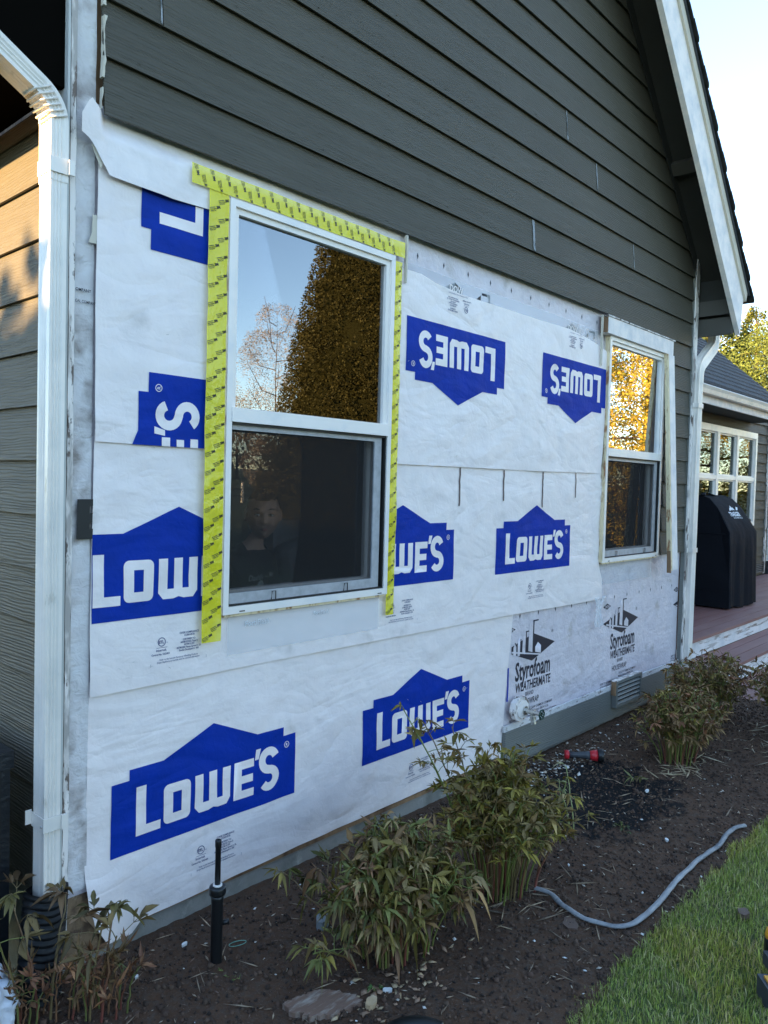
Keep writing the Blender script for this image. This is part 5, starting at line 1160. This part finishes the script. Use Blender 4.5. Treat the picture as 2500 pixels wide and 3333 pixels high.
# ================================================================== TREES
def tree(name, loc, h, label, shape, cols, leaf=.12, n=20000, trunk=.2, group=None, cat='tree', thr=-.1, nz=1.2, z0=.0, core=0):
    """shape(t)->radius for t in 0..1 of crown height"""
    root = empty(name, loc, label, cat, group); lx, ly, lz = loc
    bm = bmesh.new(); P = [(lx+.04*h*noise.noise((0,i*.7,h))*.3, ly+.02*h*noise.noise((3,i*.7,h)), lz+h*.97*i/7) for i in range(8)]; tube(bm, P, [trunk*(1-.93*i/7) for i in range(8)], 9)
    nb = 26
    for i in range(nb):
        t = z0+(1-z0)*(i+.5)/nb; a = i*2.4; r = shape(t)*.85; f = t*7*.97; p = Vector((lx, ly, lz+h*t*.93)); tube(bm, [p, p+Vector((math.cos(a)*r*.5, math.sin(a)*r*.5, .05*h*.3)), p+Vector((math.cos(a)*r, math.sin(a)*r, (.12 if 'bud' in name or 'birch' in name else .02)*h))], [trunk*.28*(1-t)+.012, trunk*.15*(1-t)+.009, .005], 5)
    obj('trunk', bm, TRUNK, root)
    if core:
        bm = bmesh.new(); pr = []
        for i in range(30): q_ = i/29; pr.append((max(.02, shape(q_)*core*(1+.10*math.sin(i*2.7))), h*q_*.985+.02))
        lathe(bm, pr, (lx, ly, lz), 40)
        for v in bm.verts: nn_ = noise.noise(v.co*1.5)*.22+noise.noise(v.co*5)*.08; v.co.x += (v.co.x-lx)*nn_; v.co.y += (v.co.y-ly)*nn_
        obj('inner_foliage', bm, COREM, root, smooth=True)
    t = RNG.random(n*3); t = z0+(1-z0)*t; rr = np.array([shape(a) for a in t]); keep = RNG.random(n*3) < (rr/rr.max())**1.3; t, rr = t[keep], rr[keep]
    a = RNG.uniform(0, 2*np.pi, len(t)); q = RNG.random(len(t))**.42; P = np.stack([lx+np.cos(a)*rr*q, ly+np.sin(a)*rr*q, lz+h*t], -1)
    ns = np.array([noise.noise((p[0]*nz, p[1]*nz, p[2]*nz)) for p in P]); k = ns > thr; P, ns, q, a = P[k][:n], ns[k][:n], q[k][:n], a[k][:n]; m_ = len(P)
    d = norm(np.stack([np.cos(a), np.sin(a), RNG.normal(-.1,.5,m_)], -1)+RNG.normal(0,.5,(m_,3))); s = norm(np.cross(d, RNG.normal(0,1,(m_,3)))); L = leaf*RNG.uniform(.5,1.4,m_)[:, None]
    V = np.stack([P, P+d*L*.5+s*L*.28, P+d*L, P+d*L*.5-s*L*.28], 1).reshape(-1, 3); F = np.arange(m_*4).reshape(-1, 4)
    c = leafcol(m_, cols, .2)
    obj_np('crown', V, F, TREEL, root, np.repeat(c, 4, 0).clip(0, 1)); return root
cone = lambda r, p=.8: (lambda t: r*max(.02, (1-t))**p*(.3+.7*min(1, t/.08)))
ball = lambda r: (lambda t: r*math.sqrt(max(.02, 1-(2*((t-.25)/.75)-1)**2)) if t > .25 else .05)
# seen past the rake board on the right
def along(px, py, dist, x0=CAM.x, y0=CAM.y): return (x0+px*dist, y0+py*dist)
a_ = along(.951,.309,27); tree('conifer', (a_[0]-.3,a_[1]+.9,-.3), 9.4, 'dark conifer behind the far roof, under the rake board tip', cone(2.8), [(.05,.070,.018),(.06,.08,.02),(.08,.09,.025)], .13, 30000, .22, 'trees behind the far wing', nz=1.0, thr=-.05)
a_ = along(.957,.290,30); tree('cedar', (a_[0],a_[1],-.3), 8.6, 'tall sunlit yellow-green cedar beyond the roof at the right edge', lambda t: 1.7*(max(.02,1-t))**.6, [(.12,.13,.022),(.16,.155,.024),(.09,.11,.022)], .08, 80000, .25, 'trees behind the far wing', nz=1.1, thr=-.05)
a_ = along(.966,.26,33); tree('birch', (a_[0],a_[1],-.3), 9.2, 'airy budding birch with pinkish twigs at the right edge', ball(3.2), [(.35,.22,.13),(.28,.24,.10),(.20,.22,.06)], .09, 14000, .16, 'trees behind the far wing', nz=.8, thr=.05)
a_ = along(.935,.355,34); tree('cedar', (a_[0],a_[1],-.3), 7.2, 'green cedar mostly hidden behind the eave', cone(2.6,.7), [(.09,.12,.03),(.12,.14,.03)], .18, 12000, .25, 'trees behind the far wing', nz=1.0)
a_ = along(.970,.243,26); tree('willow', (a_[0],a_[1],-.3), 7.2, 'green weeping willow above the low roof at the right edge', ball(3.0), [(.10,.13,.03),(.13,.155,.035)], .075, 50000, .18, 'trees behind the far wing', nz=1.0, z0=.0)
# mirrored in the windows: they stand out in the meadow behind the viewer
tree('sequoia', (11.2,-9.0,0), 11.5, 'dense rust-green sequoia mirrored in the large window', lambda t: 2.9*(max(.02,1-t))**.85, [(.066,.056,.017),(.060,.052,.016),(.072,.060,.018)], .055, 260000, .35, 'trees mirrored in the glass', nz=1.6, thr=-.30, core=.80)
tree('budding_tree', (11.3,-12.6,0), 5.9, 'bare budding tree with pink catkins mirrored in the large window', lambda t: 1.15*math.sin(math.pi*min(1,max(.02,(t-.15)/.9)))**.7 if t > .16 else .02, [(.46,.36,.28),(.40,.31,.24),(.34,.27,.20)], .032, 34000, .035, 'trees mirrored in the glass', nz=1.8, thr=0)
for i, (x, y, h) in enumerate(((22,-5.4,8.5),(19.5,-8.6,7.2),(26,-9.5,9.0),(25,-3.2,6.5))):
    tree('willow', (x,y,0), h, ['sunlit golden willow mirrored in the narrow far window','golden willow standing nearest the meadow fence','tallest golden willow at the back of the yard','golden willow lowest in the yard, behind the lawn'][i], (lambda t: 2.8*math.sqrt(max(.05, 1-(t*1.02)**2.2))), [(.46,.30,.035),(.38,.28,.04),(.55,.38,.06),(.26,.24,.035)], .085, 42000, .2, 'golden willows mirrored in the glass', nz=1.5, thr=.06)
for i in range(16):
    x = -45+i*12+random.uniform(-3,3); y = -95-random.uniform(0,14); h = random.uniform(6,9)
    tree('far_tree', (x,y,1.4), h, 'far brown-green tree on the rise beyond the meadow', ball(random.uniform(4.5,6.5)), [(.10,.085,.04),(.14,.10,.045)], .9, 800, .3, 'far trees beyond the meadow', nz=.3, thr=-.3)
# white post fence in the meadow
fe = empty('meadow_fence', (20,-40,.3), 'line of white posts and rails across the meadow', 'fence')
for i in range(28):
    x = 6+i*2.6; bm = bmesh.new(); box(bm, x-.06, x+.06, -34.06, -33.94, .1, 1.45); obj('post', bm, WHITE, fe)
bm = bmesh.new(); box(bm, 6, 76, -33.99, -33.96, .95, 1.05); box(bm, 6, 76, -33.99, -33.96, .55, .65); obj('rail', bm, OUTL, fe)
# unseen foliage screen, added to shade the yard from the low sun
bm = bmesh.new(); hd = []
n = 26000; P = np.stack([RNG.uniform(-8.2,-7.0,n), RNG.uniform(-26,7,n), RNG.uniform(0,3.35,n)], -1); P[:,2] += .1*np.sin(P[:,1]*1.3)*(P[:,2] > 2.8)
d = norm(RNG.normal(0,1,(n,3))); s = norm(np.cross(d, RNG.normal(0,1,(n,3)))); L = .22
V = np.stack([P, P+d*L*.5+s*L*.3, P+d*L, P+d*L*.5-s*L*.3], 1).reshape(-1,3); root = empty('shade_hedge', (-7.6,-9,0), 'unseen clipped foliage added at the left to shade the yard', 'shade_hedge')
obj_np('crown', V, np.arange(n*4).reshape(-1,4), TREEL, root, np.repeat(leafcol(n, [(.05,.08,.02)]), 4, 0)); obj('trunk', bx(-7.75,-7.45,-26,7,0,3.28), TRUNK, root)  # solid box inside the added screen gives its shadow a firm edge

# ================================================================== INSIDE: child, cushion, orange blanket
cx, cy = .960, .21                             # head centre
def skin_body():
    me = bpy.data.meshes.new('b'); bm = bmesh.new(); L = bm.verts.layers.skin.verify()
    J = {'pel':((cx-.03,cy+.07,.93),.085,.070),'wst':((cx-.03,cy+.07,1.03),.082,.065),'chs':((cx-.03,cy+.065,1.15),.094,.070),'upc':((cx-.028,cy+.06,1.235),.080,.058),'nk0':((cx-.012,cy+.045,1.29),.035,.036),'nk1':((cx-.002,cy+.022,1.35),.032,.034),
         'shl':((cx-.118,cy+.075,1.222),.036,.036),'shr':((cx+.072,cy+.055,1.222),.036,.036),'ell':((cx-.155,cy+.10,1.06),.027,.027),'elr':((cx+.112,cy+.05,1.06),.027,.027),'wrl':((cx-.13,cy-.02,.93),.019,.019),'wrr':((cx+.08,cy-.06,.94),.019,.019),
         'hpl':((cx-.09,cy+.075,.88),.055,.055),'hpr':((cx+.03,cy+.065,.88),.055,.055),'knl':((cx-.09,cy+.06,.68),.042,.042),'knr':((cx+.035,cy+.05,.68),.042,.042),'anl':((cx-.09,cy+.09,.49),.028,.028),'anr':((cx+.035,cy+.08,.49),.028,.028),'tol':((cx-.09,cy-.0,.47),.024,.018),'tor':((cx+.035,cy-.01,.47),.024,.018)}
    J = {k: ((p[0], p[1], p[2]+(.034 if p[2] > .9 else 0)), a, b) for k, (p, a, b) in J.items()}
    v = {k: bm.verts.new(p) for k, (p, a, b) in J.items()}
    for k, (p, a, b) in J.items(): v[k][L].radius = (a, b)
    v['pel'][L].use_root = True
    for a, b in (('pel','wst'),('wst','chs'),('chs','upc'),('upc','nk0'),('nk0','nk1'),('upc','shl'),('upc','shr'),('shl','ell'),('ell','wrl'),('shr','elr'),('elr','wrr'),('pel','hpl'),('hpl','knl'),('knl','anl'),('anl','tol'),('pel','hpr'),('hpr','knr'),('knr','anr'),('anr','tor')): bm.edges.new((v[a], v[b]))
    for sd, wr in ((-1,'wrl'),(1,'wrr')):      # hands: palm and five fingers
        w0 = J[wr][0]; palm = bm.verts.new((w0[0], w0[1]-.035, w0[2]-.012)); palm[L].radius = (.020,.012); bm.edges.new((v[wr], palm))
        for f, (dx, ln) in enumerate(((-.016,.032),(-.006,.038),(.005,.036),(.015,.029))):
            a = bm.verts.new((w0[0]+dx, w0[1]-.055, w0[2]-.014)); b = bm.verts.new((w0[0]+dx*1.1, w0[1]-.055-ln*.55, w0[2]-.018)); c = bm.verts.new((w0[0]+dx*1.1, w0[1]-.055-ln*.85, w0[2]-.030))
            for q in (a, b, c): q[L].radius = (.0058,.0058)
            bm.edges.new((palm, a)); bm.edges.new((a, b)); bm.edges.new((b, c))
        a = bm.verts.new((w0[0]-sd*.024, w0[1]-.030, w0[2]-.016)); b = bm.verts.new((w0[0]-sd*.032, w0[1]-.052, w0[2]-.022))
        for q in (a, b): q[L].radius = (.0065,.0065)
        bm.edges.new((palm, a)); bm.edges.new((a, b))
    bm.to_mesh(me); bm.free(); o = bpy.data.objects.new('b', me); COL.objects.link(o)
    m1 = o.modifiers.new('s', 'SKIN'); m1.use_smooth_shade = True; m2 = o.modifiers.new('d', 'SUBSURF'); m2.levels = 2; m2.render_levels = 2
    dg = bpy.context.evaluated_depsgraph_get(); r = bpy.data.meshes.new_from_object(o.evaluated_get(dg)); bpy.data.objects.remove(o); return r
HM = Matrix.Translation((cx, cy, 1.452)) @ Matrix.Rotation(R(-36), 4, 'Z') @ Matrix.Rotation(R(4), 4, 'X')    # face looks toward -Y, turned to the viewer
def head_bm(bm):
    """face toward local -Y"""
    bm2 = bmesh.new(); bmesh.ops.create_uvsphere(bm2, u_segments=72, v_segments=54, radius=1)
    for v in bm2.verts:
        x, y, z = v.co
        w_ = .071; dpt = .088; hh = .104
        jaw = max(0, -z); sxx = 1-.27*jaw**2.2; syy = 1-.16*jaw**2 if y > 0 else 1-.10*jaw**2
        X, Y_, Z = x*w_*sxx, y*dpt*syy, z*hh
        if y < 0:
            Y_ += .010*(x*x)*(1) ; Y_ -= -.012*max(0, z-.45)
            g = lambda a, b, s, t: math.exp(-((x-a)/s)**2-((z-b)/t)**2)
            Y_ -= .013*g(0,-.25,.15,.11) + .0065*g(0,-.05,.10,.22) + .004*g(.12,-.28,.07,.07) + .004*g(-.12,-.28,.07,.07)                      # nose
            Y_ += .010*g(.36,.03,.17,.10) + .010*g(-.36,.03,.17,.10)                 # eye sockets
            Y_ -= .005*g(.38,.24,.28,.08) + .005*g(-.38,.24,.28,.08)                 # brows
            Y_ -= .007*g(.0,-.50,.24,.085) ; Y_ += .004*g(0,-.495,.2,.018); Y_ += .004*g(0,-.64,.2,.05); Y_ -= .009*g(0,-.82,.25,.12)
            Y_ -= .009*g(.48,-.32,.28,.24) + .009*g(-.48,-.32,.28,.24)
        v.co = (X, Y_, Z)
    for s in (-1, 1):                                                       # ears
        e = bmesh.ops.create_uvsphere(bm2, u_segments=16, v_segments=12, radius=1)
        for v in e['verts']: q = v.co.copy(); k = .55+.45*min(1, (q.x**2+q.z**2)); v.co = Vector((s*(.071+.006*k*s*q.y*s), .010+.016*q.x+.004, -.006+.028*q.z)) + Vector((s*.006*q.y*k + s*.006*max(0,q.x), 0, 0))
    bmesh.ops.transform(bm2, matrix=HM, verts=bm2.verts); me = bpy.data.meshes.new('h'); bm2.to_mesh(me); bm2.free(); bm.from_mesh(me); bpy.data.meshes.remove(me)
bm = bmesh.new(); bmme = skin_body(); bm.from_mesh(bmme); head_bm(bm)
me = bpy.data.meshes.new('person'); bm.to_mesh(me); bm.free(); po = bpy.data.objects.new('tmp', me); COL.objects.link(po)
rm = po.modifiers.new('r', 'REMESH'); rm.mode = 'VOXEL'; rm.voxel_size = .0032; rm.use_smooth_shade = True; sm = po.modifiers.new('sm', 'SMOOTH'); sm.iterations = 3; sm.factor = .5
dg = bpy.context.evaluated_depsgraph_get(); me2 = bpy.data.meshes.new_from_object(po.evaluated_get(dg)); bpy.data.objects.remove(po)
me2.materials.clear(); me2.materials.append(SKIN)
person = bpy.data.objects.new('person', me2); COL.objects.link(person); tag(person, 'young child in a black t-shirt looking out behind the lower window screen', 'person')
def child_part(name, bm, m, smooth=True): return obj(name, bm, m, person, smooth=smooth)
# shirt and trousers: inflated copies of the body surface
def garment(name, m, test, off):
    bm = bmesh.new(); bm.from_mesh(me2); bm.normal_update()
    bmesh.ops.delete(bm, geom=[f for f in bm.faces if not test(f.calc_center_median())], context='FACES')
    for v in bm.verts: v.co += v.normal*off*(1+.35*noise.noise(v.co*16))
    ob = obj(name, bm, m, person, smooth=True); return ob
garment('t_shirt', SHIRT, lambda c: .90 < c.z < 1.340 and not (math.hypot(c.x-(cx-.012), c.y-(cy+.038)) < .056 and c.z > 1.300) and not (c.z < 1.08 and (c.x < cx-.125 or c.x > cx+.085)) and not (c.y < cy-.03 and c.z < 1.05), .008)
garment('trousers', PANTS, lambda c: c.z < .905 and c.z > .49 and not (c.y < cy-.03 and c.z > .85) and not (c.x < cx-.15), .007)
# hair cap
bm = bmesh.new(); bmesh.ops.create_uvsphere(bm, u_segments=64, v_segments=48, radius=1)
bmesh.ops.delete(bm, geom=[v for v in bm.verts if (v.co.y < -.3 and v.co.z < .50+.10*abs(v.co.x)+.03*math.sin(v.co.x*19)) or (v.co.y < .2 and v.co.z < .12+.5*max(0,-v.co.y)) or v.co.z < -.35], context='VERTS')
for v in bm.verts: n_ = 1+.025*noise.noise(v.co*9); x, y, z = v.co; v.co = Vector((x*.0738*n_, y*.0925*n_+(.012*max(0,z-.45) if y < 0 else 0), z*.1120*n_))
bmesh.ops.transform(bm, matrix=HM, verts=bm.verts); child_part('hair', bm, HAIR)
for s in (-1, 1):
    e0 = Vector((s*.0275, -.0765, .004))
    bm = bmesh.new(); bmesh.ops.create_uvsphere(bm, u_segments=20, v_segments=14, radius=1); bmesh.ops.transform(bm, matrix=HM@Matrix.Translation(e0)@Matrix.Diagonal((.0125,.006,.0062,1)), verts=bm.verts); child_part('eye', bm, EYEW)
    bm = bmesh.new(); bmesh.ops.create_uvsphere(bm, u_segments=16, v_segments=12, radius=1); bmesh.ops.transform(bm, matrix=HM@Matrix.Translation(e0+Vector((-.001,-.0035,.0005)))@Matrix.Diagonal((.0058,.0035,.0058,1)), verts=bm.verts); child_part('iris', bm, EYED)
    bm = bmesh.new(); tube(bm, [HM@Vector((s*(.014+.030*t), -.0835+.012*t*t, .0235+.006*math.sin(t*2.6))) for t in [k/8 for k in range(9)]], [.0012+.0014*math.sin(math.pi*min(1,k/8+.1)) for k in range(9)], 6); child_part('eyebrow', bm, HAIR)
    bm = bmesh.new(); tube(bm, [HM@Vector((e0.x+.0135*t, e0.y-.0045+.003*t*t, e0.z+.0062*(1-t*t))) for t in [k/5-1 for k in range(11)]], .0011, 6); child_part('eyelid', bm, HAIR)
bm = bmesh.new(); tube(bm, [HM@Vector((.0165*t, -.0895+.006*t*t, -.0520-.0012*(1-abs(t)))) for t in [k/6-1 for k in range(13)]], [.0006+.0022*(1-(k/6-1)**2) for k in range(13)], 8); tube(bm, [HM@Vector((.0135*t, -.0895+.005*t*t, -.0568)) for t in [k/6-1 for k in range(13)]], [.0006+.0030*(1-(k/6-1)**2) for k in range(13)], 8); child_part('lips', bm, LIP)
# shirt print
dgm = bpy.context.evaluated_depsgraph_get()
ts = [o for o in person.children if o.name.startswith('t_shirt')][0]
def on_shirt(polys, x0, z0, m, name):
    bm = bmesh.new()
    for vs, fs in polys:
        q = []
        for x, z in vs:
            X_, Z_ = x0+x, z0+z; hit, loc, nn, _ = ts.ray_cast(Vector((X_, -.3, Z_)), Vector((0,1,0)), distance=1.2); q.append(bm.verts.new((X_, (loc.y if hit else cy) - .004, Z_)))
        for f in fs:
            try: bm.faces.new([q[i] for i in f])
            except ValueError: pass
    return obj(name, bm, m, person)
bpy.context.view_layer.update()
fig = [tess([stroke([(.0,.0),(.004,.02),(.018,.034),(.036,.036),(.050,.026)], .0035)]), tess([[(.026,.030),(.040,.024),(.056,.030),(.062,.044),(.052,.056),(.038,.056),(.028,.046)]]), tess([stroke([(.050,.018),(.064,.010),(.082,.008),(.094,.002)], .003)]), tess([stroke([(.10,.0),(.112,.008),(.122,.004)], .003)]), tess([[(.108,.012),(.122,.012),(.126,.024),(.112,.028)]]), tess([[(.006,-.02),(.014,-.02),(.016,.018),(.010,.018)]]), tess([[(.044,-.02),(.056,-.02),(.052,.016),(.044,.014)]])]
on_shirt([at(text('Daddy ~ Me', .036, -.004, .82, shear=.35), -.055, .0, R(4))], cx-.02, 1.172, PRT, 'shirt_lettering'); on_shirt(fig, cx-.055, 1.117, PRT, 'shirt_figure')
# cushion and chair back, orange blanket in the far room
ch = empty('armchair', (1.75,.75,.45), 'dim pale cushioned chair behind the lower pane of the large window', 'armchair')
bm = bmesh.new(); box(bm, 1.30, 2.2, .55, .75, .85, 1.40); obj('back', bm, CUSH, ch, bevel=.05)
bm = bmesh.new(); box(bm, 1.30, 2.2, .40, .56, 1.03, 1.36); bmesh.ops.rotate(bm, cent=(1.6,.5,1.15), matrix=Matrix.Rotation(R(-14),3,'Y'), verts=bm.verts); obj('pillow', bm, CUSH, ch, bevel=.06)
bm = bmesh.new(); box(bm, 1.30, 2.2, .35, .95, .55, .84); obj('seat', bm, INTD, ch, bevel=.04); bm = bmesh.new()
for x, y in ((1.34,.4),(2.14,.4),(1.34,.9),(2.14,.9)): bm = bmesh.new(); box(bm, x, x+.04, y, y+.04, .45, .55); obj('leg', bm, INTD, ch)
bm = bmesh.new(); g = []
for j in range(24):
    row = []
    for i in range(30): u, v = i/29, j/23; row.append(bm.verts.new((3.62+1.12*u, .105+.30*v+.010*math.sin(u*14+v*5), .98+.42*v**.6+.03*math.sin(u*9+v*8)+.10*u)))
    g.append(row)
for j in range(23):
    for i in range(29): bm.faces.new((g[j][i], g[j][i+1], g[j+1][i+1], g[j+1][i]))
bmesh.ops.solidify(bm, geom=bm.faces[:], thickness=.02); o = obj('orange_blanket', bm, ORANGE, smooth=True); tag(o, 'orange-red blanket glimpsed behind the lower pane of the narrow far window', 'blanket')
bm = bmesh.new(); box(bm, 3.7, 4.74, .2, 1.0, .45, .98); o = obj('daybed', bm, INTD, bevel=.03); tag(o, 'dark low daybed under the orange blanket inside the far window', 'daybed')
for cu in list(bpy.data.curves): 
    if cu.users == 0: bpy.data.curves.remove(cu)
